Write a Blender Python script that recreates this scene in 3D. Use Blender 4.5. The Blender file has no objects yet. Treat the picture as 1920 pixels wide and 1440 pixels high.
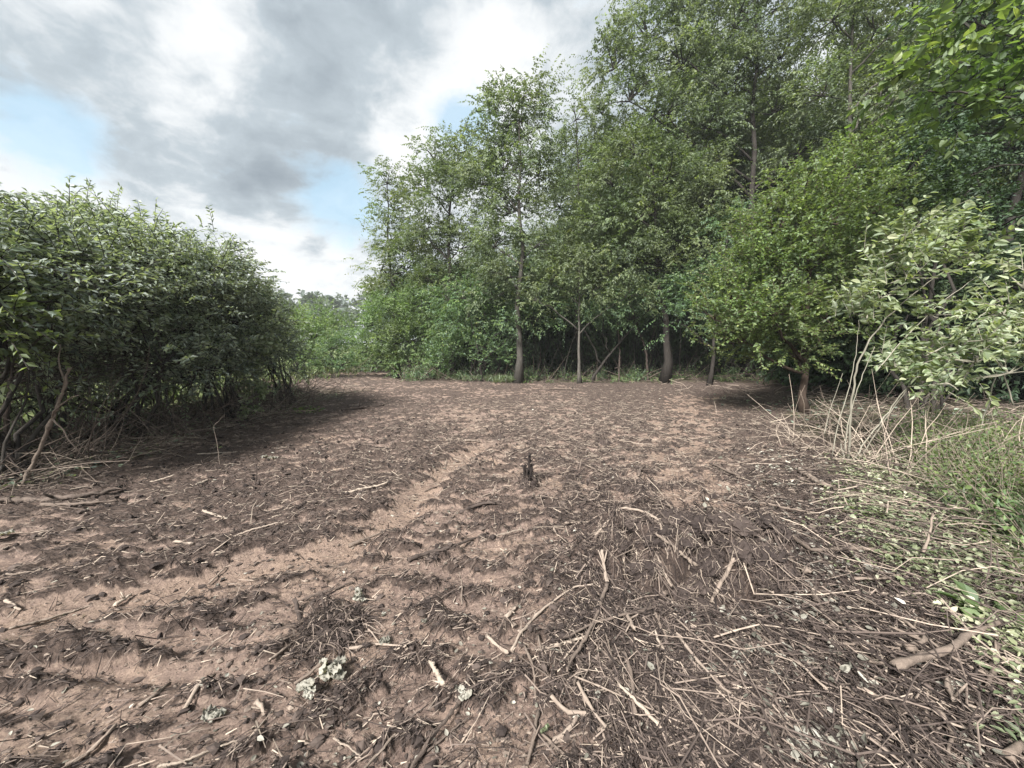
import bpy, math, random
import numpy as np
from mathutils import Vector, Matrix
R = math.radians
random.seed(7)
SC = bpy.context.scene
COL = SC.collection

# ------------------------------------------------------------------ camera
PITCH = R(5.5); F = 721.0; CAMH = 1.6
cam = bpy.data.cameras.new('camera'); co = bpy.data.objects.new('camera', cam); COL.objects.link(co)
cam.sensor_width = 36; cam.lens = F/1920*36; cam.clip_end = 3000; cam.clip_start = 0.05
co.location = (0, 0, CAMH); co.rotation_euler = (R(90)-PITCH, 0, 0)
SC.camera = co

def ray(px, py):
    a, b = px-960.0, 720.0-py
    return np.array([a, F*math.cos(PITCH)+b*math.sin(PITCH), b*math.cos(PITCH)-F*math.sin(PITCH)])
def P(px, py, d):                       # the point at forward distance d seen in that direction
    r = ray(px, py); return r*(d/r[1])+np.array([0, 0, CAMH])
def G(px, py, h=0.0):                   # the ground point seen in that direction
    r = ray(px, py); return r*((CAMH-h)/-r[2])+np.array([0, 0, CAMH])

# ------------------------------------------------------------------ world
SUN_EL, SUN_AZ = R(43), R(-150)          # azimuth from +Y towards +X
sun_dir = Vector((math.sin(SUN_AZ)*math.cos(SUN_EL), math.cos(SUN_AZ)*math.cos(SUN_EL), math.sin(SUN_EL)))
W = bpy.data.worlds.new('World'); SC.world = W; W.use_nodes = True
def build_world():
    nt = W.node_tree; N = nt.nodes; L = nt.links; N.clear()
    out = N.new('ShaderNodeOutputWorld'); bg = N.new('ShaderNodeBackground'); L.new(bg.outputs[0], out.inputs[0])
    bg.inputs['Strength'].default_value = 0.1
    sky = N.new('ShaderNodeTexSky'); sky.sky_type = 'NISHITA'; sky.sun_disc = False
    sky.sun_elevation = SUN_EL; sky.sun_rotation = SUN_AZ; sky.air_density = 1.3; sky.dust_density = 2.5
    tc = N.new('ShaderNodeTexCoord')
    def noise(scale, detail, vec, rough=.55, dist=0.):
        n = N.new('ShaderNodeTexNoise'); n.inputs['Scale'].default_value = scale; n.inputs['Detail'].default_value = detail
        n.inputs['Roughness'].default_value = rough; n.inputs['Distortion'].default_value = dist
        L.new(vec, n.inputs['Vector']); return n
    def m(op, a, b=None, c=None, clamp=False):
        n = N.new('ShaderNodeMath'); n.operation = op; n.use_clamp = clamp
        for i, v in enumerate((a, b, c)):
            if v is None: continue
            if isinstance(v, (int, float)): n.inputs[i].default_value = v
            else: L.new(v, n.inputs[i])
        return n.outputs[0]
    def vm(op, a, b):
        n = N.new('ShaderNodeVectorMath'); n.operation = op
        for i, v in enumerate((a, b)):
            if isinstance(v, (tuple, list)): n.inputs[i].default_value = v
            else: L.new(v, n.inputs[i])
        return n
    d0 = tc.outputs['Generated']
    w1 = noise(3.2, 6, d0, .55)
    off = vm('SUBTRACT', w1.outputs['Color'], (.5, .5, .5)).outputs[0]
    off = vm('MULTIPLY', off, (.20, .20, .17)).outputs[0]
    d = vm('ADD', d0, off).outputs[0]
    d = vm('NORMALIZE', d, (0, 0, 0)).outputs[0]
    def lobes(lst, start):
        s = start
        for (px, py, hw, wt) in lst:
            c = ray(px, py); c = c/np.linalg.norm(c)
            dt = vm('DOT_PRODUCT', d, tuple(float(v) for v in c)).outputs['Value']
            dt = m('MAXIMUM', dt, 0.001)
            p = m('POWER', dt, math.log(2)/(1-math.cos(R(hw))))
            s = m('MULTIPLY_ADD', p, wt, s)
        return s
    # (px, py, half width in degrees, weight): where the cloud deck is darker or brighter
    dark = [(60, 20, 9, -.20), (480, 230, 7, -.20), (620, 150, 5, -.20), (300, 250, 5, -.20), (130, 150, 5, -.12), (640, 250, 4, -.16),
            (700, 10, 7, -.16), (1000, 10, 8, -.16), (1230, 60, 8, -.20), (250, 290, 3, -.22), (500, 330, 3, -.10), (560, 20, 4, -.12),
            (250, 90, 5, .26), (420, 60, 4, .30), (330, 150, 4, .12), (700, 260, 4, .34), (940, 130, 5, .42), (860, 210, 4, .30), (700, 150, 3, .12),
            (60, 290, 5, .30), (30, 110, 4, .12), (340, 340, 5, .16), (560, 480, 5, .40), (480, 420, 4, .16), (760, 310, 3, .34), (620, 560, 5, .15), (150, 300, 4, .16),
            (590, 462, 1.6, -.30), (430, 345, 2.5, -.16), (520, 300, 3, -.14)]
    b = lobes(dark, 0.66)
    sx = N.new('ShaderNodeSeparateXYZ'); L.new(d0, sx.inputs[0])
    iz = m('DIVIDE', 1.0, m('ADD', m('ABSOLUTE', sx.outputs[2]), .30))
    pv = N.new('ShaderNodeVectorMath'); pv.operation = 'SCALE'; L.new(d, pv.inputs[0]); L.new(iz, pv.inputs['Scale'])
    f1 = noise(2.5, 10, pv.outputs[0], .58, .0); f2 = noise(7.5, 9, pv.outputs[0], .60, .12)
    b = m('MULTIPLY_ADD', m('SUBTRACT', f1.outputs['Fac'], .5), 1.45, b)
    b = m('MULTIPLY_ADD', m('SUBTRACT', f2.outputs['Fac'], .5), 1.25, b)
    b = m('MULTIPLY_ADD', b, .70, .22)
    cr = N.new('ShaderNodeValToRGB'); L.new(b, cr.inputs[0]); e = cr.color_ramp
    e.elements[0].position = .02; e.elements[0].color = (.25, .30, .35, 1)
    e.elements[1].position = 1.0; e.elements[1].color = (1, 1, 1, 1)
    x = e.elements.new(.56); x.color = (.50, .57, .62, 1)
    x = e.elements.new(.80); x.color = (.84, .87, .89, 1)
    x = e.elements.new(.30); x.color = (.36, .42, .47, 1)
    blue = [(40, 215, 3.4, .95), (625, 360, 3.8, .75), (880, 250, 3.0, .85), (665, 400, 4, .5), (140, 240, 2.5, .3), (450, 300, 2, .3)]
    bl = lobes(blue, .0)
    bl = m('MULTIPLY_ADD', m('SUBTRACT', f1.outputs['Fac'], .5), 1.0, bl)
    bl = m('MULTIPLY_ADD', m('SUBTRACT', f2.outputs['Fac'], .5), 1.3, bl)
    bl = m('MULTIPLY_ADD', bl, 1.9, -.35, clamp=True)
    bl = m('MULTIPLY', bl, .8)
    sc = vm('MULTIPLY', cr.outputs[0], (3.6, 3.6, 3.6)).outputs[0]
    sk = vm('MULTIPLY', sky.outputs[0], (.30, .30, .30)).outputs[0]
    sk = vm('ADD', sk, (1.15, 1.75, 2.1)).outputs[0]        # thin white veil in front of the blue
    mx = N.new('ShaderNodeMix'); mx.data_type = 'RGBA'
    L.new(bl, mx.inputs[0]); L.new(sc, mx.inputs[6]); L.new(sk, mx.inputs[7])
    L.new(mx.outputs[2], bg.inputs['Color'])
build_world()
sl = bpy.data.lights.new('sun', 'SUN'); sl.energy = 4.6; sl.angle = R(14); sl.color = (1, .965, .92)
so = bpy.data.objects.new('sun', sl); COL.objects.link(so)
so.rotation_euler = (-sun_dir).to_track_quat('-Z', 'Y').to_euler()
SC.view_settings.view_transform = 'Standard'; SC.view_settings.look = 'None'
SC.view_settings.gamma = 1; SC.view_settings.use_curve_mapping = False
SC.view_settings.exposure = 1.6
SC.render.engine = 'CYCLES'
cy = SC.cycles
cy.max_bounces = 8; cy.diffuse_bounces = 5; cy.glossy_bounces = 1; cy.transmission_bounces = 5; cy.transparent_max_bounces = 4
cy.use_denoising = True; cy.caustics_reflective = False; cy.caustics_refractive = False

# ------------------------------------------------------------------ numpy noise
_rng = np.random.default_rng(11)
_perm = _rng.permutation(256); _perm = np.concatenate([_perm, _perm])
_ga = _rng.uniform(0, 2*np.pi, 256); _gx, _gy = np.cos(_ga), np.sin(_ga)
def perlin(x, y):
    xi = np.floor(x).astype(np.int64); yi = np.floor(y).astype(np.int64)
    xf = x-xi; yf = y-yi; xi &= 255; yi &= 255
    u = xf*xf*xf*(xf*(xf*6-15)+10); v = yf*yf*yf*(yf*(yf*6-15)+10)
    def g(ix, iy, fx, fy):
        h = _perm[_perm[ix & 255]+(iy & 255)]; return _gx[h]*fx+_gy[h]*fy
    a = g(xi, yi, xf, yf); b = g(xi+1, yi, xf-1, yf); c = g(xi, yi+1, xf, yf-1); d = g(xi+1, yi+1, xf-1, yf-1)
    return (a+(b-a)*u)+((c+(d-c)*u)-(a+(b-a)*u))*v
def fbm(x, y, o=4, g=.5, l=2.03):
    s = 0; a = 1; f = 1
    for i in range(o):
        s = s+a*perlin(x*f+17.3*i, y*f-9.1*i); a *= g; f *= l
    return s
def sst(x, a, b):
    t = np.clip((x-a)/(b-a), 0, 1); return t*t*(3-2*t)
def segdist(x, y, pts):
    best = np.full(np.shape(x), 1e9)
    for (ax, ay), (bx, by) in zip(pts[:-1], pts[1:]):
        dx, dy = bx-ax, by-ay; t = np.clip(((x-ax)*dx+(y-ay)*dy)/(dx*dx+dy*dy), 0, 1)
        best = np.minimum(best, np.hypot(x-ax-t*dx, y-ay-t*dy))
    return best
def G2(*pp): return [tuple(G(a, b)[:2]) for a, b in pp]
STRIP = G2((-300, 1230), (0, 1180), (250, 1125), (450, 1075), (640, 1030), (760, 960), (840, 880), (900, 840))
STRIP2 = G2((1330, 930), (1310, 850), (1290, 790), (1300, 750))
TREAD1 = G2((-300, 1380), (150, 1270), (420, 1170), (620, 1085), (790, 985), (860, 900))
TREAD2 = G2((700, 1440), (800, 1250), (890, 1080), (930, 960), (940, 880), (930, 830))
RUT = G2((-200, 1420), (150, 1330), (420, 1230), (640, 1130), (800, 1010), (860, 940))
# clearing outline (world): the churned ground lies inside it
LEFT_EDGE = -5.6
def clear_mask(x, y):
    """1 inside the clearing, 0 in the vegetation"""
    w = fbm(x*.6, y*.6, 3)*.8
    xr = np.interp(y, [-5, 1.5, 3.2, 5.2, 8.8, 12, 17, 40], [1.9, 2.5, 3.3, 4.4, 6.5, 9.0, 13, 14])
    yf = np.interp(x, [-14, -9, -6, -3, 0, 5, 14], [40, 27, 24, 18.5, 17, 16.8, 16.8])
    a = sst(x+w, LEFT_EDGE-.5, LEFT_EDGE+.4)
    a = np.maximum(a, sst(x+w, -12, -11)*sst(y, 12.5, 14.5))
    return a*(1-sst(x+w, xr-.3, xr+.5))*(1-sst(y+w, yf-.3, yf+.8))
def tread(x, y):
    e = np.exp(-(segdist(x, y, TREAD1)/.24)**2)+np.exp(-(segdist(x, y, TREAD2)/.22)**2)+.7*np.exp(-(segdist(x, y, RUT)/.22)**2)
    c, s = math.cos(R(30)), math.sin(R(30)); u, v = x*c+y*s, -x*s+y*c; w = perlin(x*1.3, y*1.3)
    a = np.sin(30*(.55*u+.75*v)+4*w)*np.clip(.35+1.2*fbm(x*2.5+4, y*2.5, 2), 0, 1)
    return np.clip(e, 0, 1)*a*(1-sst(y, 5, 7))
def clay_mask(x, y):
    c, s = math.cos(R(30)), math.sin(R(30))
    u, v = x*c+y*s, -x*s+y*c
    w = .25*fbm(x*1.7+3, y*1.7, 2)
    n = fbm(u*1.5+w, v*4.2+w, 3)*.55+fbm(u*3.6, v*8.5+2*w, 4)*.95+fbm(x*.5+9, y*.5, 2)*.45
    n2 = fbm(x*3.2+5, y*3.2, 4)*.85+fbm(x*8.5, y*8.5, 3)*.45
    left = 1-sst(x, -.3, .9)
    n = n*left+n2*(1-left)
    b = -.26+.85*np.exp(-(segdist(x, y, STRIP)/.17)**2)+.30*np.exp(-(segdist(x, y, RUT)/.30)**2)
    b = b+.50*np.exp(-(segdist(x, y, STRIP2)/.85)**2)
    b = b+.40*np.exp(-((x+.05)/.40)**2-((y-2.0)/1.3)**2)+.32*np.exp(-((x+.2)/1.2)**2-((y-4.4)/1.5)**2)
    b = b+.26*sst(-x, .1, 1.0)*(1-sst(y-.28*(-x), 1.9, 2.6))+.42*np.exp(-((x+.10)/.40)**2-((y-1.2)/.5)**2)
    b = b-.55*np.exp(-((x-1.3)/.9)**2-((y-2.1)/.9)**2)-.3*sst(x, 1.6, 3.0)
    b = b-.75*tread(x, y)+.16*sst(y, 4, 7)
    return sst(n+b, -.12, .17)*clear_mask(x, y)
def H(x, y):
    x = np.asarray(x, float); y = np.asarray(y, float)
    cl = clay_mask(x, y); cm = clear_mask(x, y)
    r = np.hypot(x, y)
    fade = 1/(1+(r/14)**2)
    mul = 1-cl
    c, s = math.cos(R(30)), math.sin(R(30)); u, v = x*c+y*s, -x*s+y*c
    h = .05*fbm(x*.45, y*.45, 3)
    left = 1-sst(x, -.2, .8)
    h = h+cm*mul*(.030+.065*np.abs(fbm(u*2.4, v*7.5, 4))*left+.065*np.abs(fbm(x*5, y*5, 4))*(1-left)+.030*fbm(x*17, y*17, 3))
    h = h+cm*cl*(.013*fbm(u*5, v*14, 4)+.010*fbm(x*20, y*20, 3))
    h = h+cm*.014*np.maximum(0, fbm(x*9+3, y*9, 3))*left*(1-.4*cl)
    tr = np.exp(-(segdist(x, y, TREAD1)/.26)**2)+np.exp(-(segdist(x, y, TREAD2)/.24)**2)
    h = h+cm*(.036*tread(x, y)-.026*np.clip(tr, 0, 1))
    h = h+cm*.022*perlin(u*8, v*2.0+.5*perlin(x, y))*np.exp(-(segdist(x, y, RUT)/.5)**2)
    h = h-.055*np.exp(-(segdist(x, y, STRIP)/.16)**2)+.03*np.exp(-((segdist(x, y, STRIP)-.36)/.12)**2)
    # the torn root mound and the hollow in front of it
    mx, my = x-1.36, y-2.62
    rag = .34*fbm(x*3.1, y*3.1+4, 4)
    mound = (1-sst(np.abs(mx)+rag, .35, .85))*sst(my+rag*.8, -.22, .0)*(1-sst(my+rag, .05, .70))
    h = h+mound*(.27+.16*fbm(x*6, y*6, 4))
    h = h-.17*np.exp(-((x-1.38)/.48)**2-((y-2.34)/.17)**2)
    # ground climbs a little under the brush at right and the thicket at left
    h = h+.10*sst(x, 3.4, 6)*(1-cm)+.10*sst(-x, 5.6, 8)
    h = h+(1-cm)*.05*fbm(x*2, y*2, 3)
    h = h*np.where(r > 60, 1, 1)+ .012*np.maximum(0, y-60)*sst(y, 60, 140)
    return h

# ------------------------------------------------------------------ mesh helpers
def new_mesh(name, V, faces, mats, attrs=None, midx=None, smooth=False):
    """V (n,3); faces: list of int arrays (m,k)"""
    me = bpy.data.meshes.new(name)
    V = np.ascontiguousarray(V, dtype=np.float32)
    faces = [np.asarray(f, dtype=np.int32) for f in faces if len(f)]
    nl = sum(f.size for f in faces); nf = sum(len(f) for f in faces)
    me.vertices.add(len(V)); me.vertices.foreach_set('co', V.ravel())
    me.loops.add(nl); me.polygons.add(nf)
    me.loops.foreach_set('vertex_index', np.concatenate([f.ravel() for f in faces]))
    tot = np.concatenate([np.full(len(f), f.shape[1], dtype=np.int32) for f in faces])
    st = np.zeros(nf, dtype=np.int32); st[1:] = np.cumsum(tot)[:-1]
    me.polygons.foreach_set('loop_start', st); me.polygons.foreach_set('loop_total', tot)
    for m_ in (mats if isinstance(mats, (list, tuple)) else [mats]): me.materials.append(m_)
    if midx is not None: me.polygons.foreach_set('material_index', np.asarray(midx, dtype=np.int32))
    me.polygons.foreach_set('use_smooth', np.full(nf, bool(smooth)))
    for k, a in (attrs or {}).items():
        at = me.attributes.new(k, 'FLOAT', 'POINT'); at.data.foreach_set('value', np.asarray(a, dtype=np.float32))
    me.update(calc_edges=True)
    return me
def link(name, me, parent=None, loc=None, **props):
    o = bpy.data.objects.new(name, me); COL.objects.link(o)
    if parent is not None: o.parent = parent
    if loc is not None: o.location = [float(v) for v in loc]
    for k, v in props.items(): o[k] = v
    return o
def thing(name, label, cat, loc=(0, 0, 0), group=None):
    o = link(name, None, None, loc, label=label, category=cat)
    if group: o['group'] = group
    return o
def nrm(a): return a/np.maximum(np.linalg.norm(a, axis=-1, keepdims=True), 1e-9)

def tubes(pts, rad, sides, v=None, cap=True):
    """pts (M,K,3), rad (M,K) -> verts, [quads, caps], attr"""
    M, K, _ = pts.shape
    T = np.empty_like(pts); T[:, 1:-1] = pts[:, 2:]-pts[:, :-2]; T[:, 0] = pts[:, 1]-pts[:, 0]; T[:, -1] = pts[:, -1]-pts[:, -2]
    T = nrm(T)
    avg = nrm(pts[:, -1]-pts[:, 0])
    ref = np.where(np.abs(avg[:, 2:3]) < .8, np.array([[0, 0, 1.]]), np.array([[1., 0, 0]]))
    A = nrm(np.cross(T, ref[:, None, :])); B = np.cross(T, A)
    an = np.arange(sides)/sides*2*np.pi
    ring = A[:, :, None]*np.cos(an)[None, None, :, None]+B[:, :, None]*np.sin(an)[None, None, :, None]
    V = pts[:, :, None]+ring*rad[:, :, None, None]
    V = V.reshape(-1, 3)
    idx = np.arange(M*K*sides).reshape(M, K, sides)
    a = idx[:, :-1]; b = idx[:, 1:]
    q = np.stack([a, np.roll(a, -1, 2), np.roll(b, -1, 2), b], -1).reshape(-1, 4)
    fs = [q]
    if cap: fs += [idx[:, 0, ::-1].reshape(-1, sides), idx[:, -1].reshape(-1, sides)]
    at = np.repeat(v if v is not None else np.zeros(M), K*sides)
    return V, fs, at
DIAMOND = (np.array([[0, 0, 0], [.5, .42, .10], [0, 1, -.06], [-.5, .42, .10]]), np.array([[0, 1, 2], [0, 2, 3]]))
_l = [[0, 0, 0], [.33, .18, .05], [.5, .45, .07], [.30, .78, .02], [0, 1.0, -.10], [-.30, .78, .02], [-.5, .45, .07], [-.33, .18, .05], [0, .45, -.03]]
LEAF8 = (np.array(_l), np.array([[8, 0, 1], [8, 1, 2], [8, 2, 3], [8, 3, 4], [8, 4, 5], [8, 5, 6], [8, 6, 7], [8, 7, 0]]))
_ll = [[0, 0, 0], [.5, .25, .06], [.40, .62, .03], [0, 1, -.08], [-.40, .62, .03], [-.5, .25, .06]]
LEAF4 = (np.array(_ll), np.array([[0, 1, 2], [0, 2, 3], [0, 3, 4], [0, 4, 5]]))
def leaves(pos, d, n, L, Wd, v, tmpl=DIAMOND):
    d = nrm(d); s = nrm(np.cross(d, n)); n2 = np.cross(s, d)
    t, f = tmpl
    V = pos[:, None]+d[:, None]*(t[None, :, 1:2]*L[:, None, None])+s[:, None]*(t[None, :, 0:1]*Wd[:, None, None])+n2[:, None]*(t[None, :, 2:3]*L[:, None, None])
    k = len(t); base = (np.arange(len(pos))*k)[:, None, None]
    return V.reshape(-1, 3), (f[None]+base).reshape(-1, f.shape[1]), np.repeat(v, k)
class Acc:
    """collects pieces of one mesh"""
    def __init__(s): s.V = []; s.F = {}; s.A = []; s.n = 0
    def add(s, V, fs, at, mi=0):
        for f in (fs if isinstance(fs, list) else [fs]):
            s.F.setdefault((f.shape[1], mi), []).append(f+s.n)
        s.V.append(V); s.A.append(at); s.n += len(V)
    def mesh(s, name, mats, smooth=False, off=(0, 0, 0)):
        F_ = []; mi = []
        for (k, m_), l in s.F.items():
            f = np.concatenate(l); F_.append(f); mi.append(np.full(len(f), m_))
        return new_mesh(name, np.concatenate(s.V)-np.asarray(off), F_, mats, {'v': np.concatenate(s.A)}, np.concatenate(mi), smooth)

# ------------------------------------------------------------------ materials
def mat(name):
    m_ = bpy.data.materials.new(name); m_.use_nodes = True; nt = m_.node_tree; nt.nodes.clear()
    return m_, nt.nodes, nt.links
def ramp(N, L, fac, stops):
    r = N.new('ShaderNodeValToRGB'); L.new(fac, r.inputs[0]); e = r.color_ramp
    e.elements[0].position = stops[0][0]; e.elements[0].color = (*stops[0][1], 1)
    e.elements[1].position = stops[-1][0]; e.elements[1].color = (*stops[-1][1], 1)
    for p, c in stops[1:-1]:
        x = e.elements.new(p); x.color = (*c, 1)
    return r.outputs[0]
def leaf_mat(name, stops, trans=.38, gloss=.10, rough=.62, back=None, tr_tint=(1.35, 1.45, .6), sat=.90):
    m_, N, L = mat(name)
    a = N.new('ShaderNodeAttribute'); a.attribute_name = 'v'
    oi = N.new('ShaderNodeObjectInfo')
    ad = N.new('ShaderNodeMath'); ad.operation = 'MULTIPLY_ADD'; ad.inputs[1].default_value = .25; L.new(oi.outputs['Random'], ad.inputs[0])
    sb = N.new('ShaderNodeMath'); sb.operation = 'SUBTRACT'; sb.inputs[1].default_value = .125; L.new(a.outputs['Fac'], sb.inputs[0]); L.new(sb.outputs[0], ad.inputs[2])
    c = ramp(N, L, ad.outputs[0], stops)
    tx = N.new('ShaderNodeTexCoord')
    nz = N.new('ShaderNodeTexNoise'); nz.inputs['Scale'].default_value = .9; nz.inputs['Detail'].default_value = 3; L.new(tx.outputs['Object'], nz.inputs['Vector'])
    hs = N.new('ShaderNodeHueSaturation'); L.new(c, hs.inputs['Color'])
    mp = N.new('ShaderNodeMapRange'); mp.inputs[1].default_value = .3; mp.inputs[2].default_value = .7; mp.inputs[3].default_value = .72; mp.inputs[4].default_value = 1.30
    L.new(nz.outputs['Fac'], mp.inputs[0]); L.new(mp.outputs[0], hs.inputs['Value'])
    n2 = N.new('ShaderNodeTexNoise'); n2.inputs['Scale'].default_value = .55; n2.inputs['Detail'].default_value = 2; L.new(tx.outputs['Object'], n2.inputs['Vector'])
    m3 = N.new('ShaderNodeMapRange'); m3.inputs[1].default_value = .3; m3.inputs[2].default_value = .7; m3.inputs[3].default_value = .478; m3.inputs[4].default_value = .520
    L.new(n2.outputs['Fac'], m3.inputs[0]); L.new(m3.outputs[0], hs.inputs['Hue']); hs.inputs['Saturation'].default_value = sat
    col = hs.outputs[0]
    if back:
        ge = N.new('ShaderNodeNewGeometry'); mb = N.new('ShaderNodeMix'); mb.data_type = 'RGBA'
        L.new(ge.outputs['Backfacing'], mb.inputs[0]); L.new(col, mb.inputs[6]); mb.inputs[7].default_value = (*back, 1); col = mb.outputs[2]
    df = N.new('ShaderNodeBsdfDiffuse'); L.new(col, df.inputs[0])
    tr = N.new('ShaderNodeBsdfTranslucent'); mt = N.new('ShaderNodeMix'); mt.data_type = 'RGBA'; mt.blend_type = 'MULTIPLY'; mt.inputs[0].default_value = 1
    L.new(col, mt.inputs[6]); mt.inputs[7].default_value = (*tr_tint, 1); L.new(mt.outputs[2], tr.inputs[0])
    mx = N.new('ShaderNodeMixShader'); mx.inputs[0].default_value = trans; L.new(df.outputs[0], mx.inputs[1]); L.new(tr.outputs[0], mx.inputs[2])
    gl = N.new('ShaderNodeBsdfGlossy'); gl.inputs['Roughness'].default_value = rough; gl.inputs[0].default_value = (.9, .95, 1, 1)
    m2 = N.new('ShaderNodeMixShader'); m2.inputs[0].default_value = gloss; L.new(mx.outputs[0], m2.inputs[1]); L.new(gl.outputs[0], m2.inputs[2])
    o = N.new('ShaderNodeOutputMaterial'); L.new(m2.outputs[0], o.inputs[0]); return m_
def bark_mat(name, stops, scale=18, bump=.5, rough=.9, stretch=.25):
    m_, N, L = mat(name)
    tx = N.new('ShaderNodeTexCoord'); mp = N.new('ShaderNodeMapping'); mp.inputs['Scale'].default_value = (1, 1, stretch); L.new(tx.outputs['Object'], mp.inputs[0])
    nz = N.new('ShaderNodeTexNoise'); nz.inputs['Scale'].default_value = scale; nz.inputs['Detail'].default_value = 6; nz.inputs['Roughness'].default_value = .65; L.new(mp.outputs[0], nz.inputs['Vector'])
    a = N.new('ShaderNodeAttribute'); a.attribute_name = 'v'
    ad = N.new('ShaderNodeMath'); ad.operation = 'MULTIPLY_ADD'; ad.inputs[1].default_value = .5; L.new(nz.outputs['Fac'], ad.inputs[0]); L.new(a.outputs['Fac'], ad.inputs[2])
    c = ramp(N, L, ad.outputs[0], stops)
    b = N.new('ShaderNodeBsdfPrincipled'); L.new(c, b.inputs['Base Color']); b.inputs['Roughness'].default_value = rough; b.inputs['Specular IOR Level'].default_value = .25
    bp = N.new('ShaderNodeBump'); bp.inputs['Strength'].default_value = bump; bp.inputs['Distance'].default_value = .01; L.new(nz.outputs['Fac'], bp.inputs['Height']); L.new(bp.outputs[0], b.inputs['Normal'])
    o = N.new('ShaderNodeOutputMaterial'); L.new(b.outputs[0], o.inputs[0]); return m_
M = {}
M['bark_dark'] = bark_mat('bark_dark', [(.1, (.010, .009, .008)), (.35, (.028, .024, .021)), (.6, (.062, .055, .047))])
M['bark_grey'] = bark_mat('bark_grey', [(.1, (.022, .020, .018)), (.35, (.060, .055, .048)), (.6, (.15, .138, .12))])
M['bark_brown'] = bark_mat('bark_brown', [(.1, (.022, .016, .012)), (.35, (.055, .038, .028)), (.6, (.11, .078, .058))])
M['bark_pale'] = bark_mat('bark_pale', [(.0, (.05, .045, .036)), (.35, (.13, .12, .095)), (.6, (.25, .235, .19))], scale=30)
M['stick'] = bark_mat('stick', [(.05, (.022, .017, .015)), (.38, (.070, .054, .046)), (.62, (.150, .118, .096)), (.85, (.27, .22, .18)), (1.0, (.37, .31, .25))], scale=40, bump=.7, stretch=1)
M['fibre'] = bark_mat('fibre', [(.0, (.016, .012, .011)), (.35, (.042, .032, .028)), (.62, (.098, .076, .065)), (.85, (.21, .168, .138)), (1.0, (.36, .30, .24))], scale=25, bump=.3, stretch=1)
M['leaf_olive'] = leaf_mat('leaf_olive', [(0, (.048, .072, .043)), (.5, (.108, .148, .086)), (.85, (.175, .225, .128)), (1, (.24, .28, .15))], gloss=.07, back=(.27, .31, .24), trans=.42)
M['leaf_cherry'] = leaf_mat('leaf_cherry', [(0, (.050, .072, .026)), (.5, (.110, .148, .054)), (.9, (.175, .215, .080)), (1, (.24, .245, .085))], gloss=.03, trans=.48)
M['leaf_grey'] = leaf_mat('leaf_grey', [(0, (.058, .082, .040)), (.5, (.12, .16, .078)), (.9, (.18, .22, .11)), (1, (.21, .24, .11))], gloss=.035, trans=.48)
M['leaf_bright'] = leaf_mat('leaf_bright', [(0, (.060, .105, .030)), (.5, (.115, .18, .052)), (.9, (.18, .26, .080)), (1, (.25, .31, .10))], gloss=.035, trans=.5)
M['leaf_honey'] = leaf_mat('leaf_honey', [(0, (.032, .070, .018)), (.5, (.070, .130, .030)), (.8, (.125, .205, .045)), (1, (.20, .25, .055))], gloss=.035, back=(.12, .19, .11), trans=.45)
M['leaf_round'] = leaf_mat('leaf_round', [(0, (.050, .080, .015)), (.5, (.096, .156, .029)), (.8, (.160, .228, .044)), (1, (.25, .285, .055))], gloss=.035, back=(.15, .20, .09), trans=.48)
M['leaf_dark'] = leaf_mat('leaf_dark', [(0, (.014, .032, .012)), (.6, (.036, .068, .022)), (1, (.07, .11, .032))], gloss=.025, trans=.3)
M['leaf_pale'] = leaf_mat('leaf_pale', [(0, (.060, .100, .030)), (.5, (.130, .180, .062)), (.85, (.23, .275, .115)), (1, (.35, .375, .22))], gloss=.05, back=(.29, .335, .21), trans=.40)
M['leaf_wilt'] = leaf_mat('leaf_wilt', [(0, (.09, .085, .065)), (.5, (.19, .18, .145)), (.9, (.31, .295, .245)), (1, (.42, .40, .34))], gloss=.02, back=(.30, .29, .245), trans=.10)
M['leaf_cut'] = leaf_mat('leaf_cut', [(0, (.055, .075, .030)), (.45, (.115, .140, .062)), (.8, (.20, .215, .115)), (1, (.34, .34, .23))], gloss=.03, back=(.24, .265, .165), trans=.2)
M['leaf_weed'] = leaf_mat('leaf_weed', [(0, (.045, .085, .018)), (.5, (.10, .165, .042)), (1, (.20, .27, .075))], gloss=.03, trans=.42)
M['leaf_far'] = leaf_mat('leaf_far', [(0, (.045, .066, .048)), (.6, (.085, .115, .078)), (1, (.12, .15, .10))], gloss=.03)
M['grass'] = leaf_mat('grass', [(0, (.06, .09, .03)), (.5, (.13, .17, .06)), (1, (.24, .25, .11))], gloss=.05)

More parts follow.
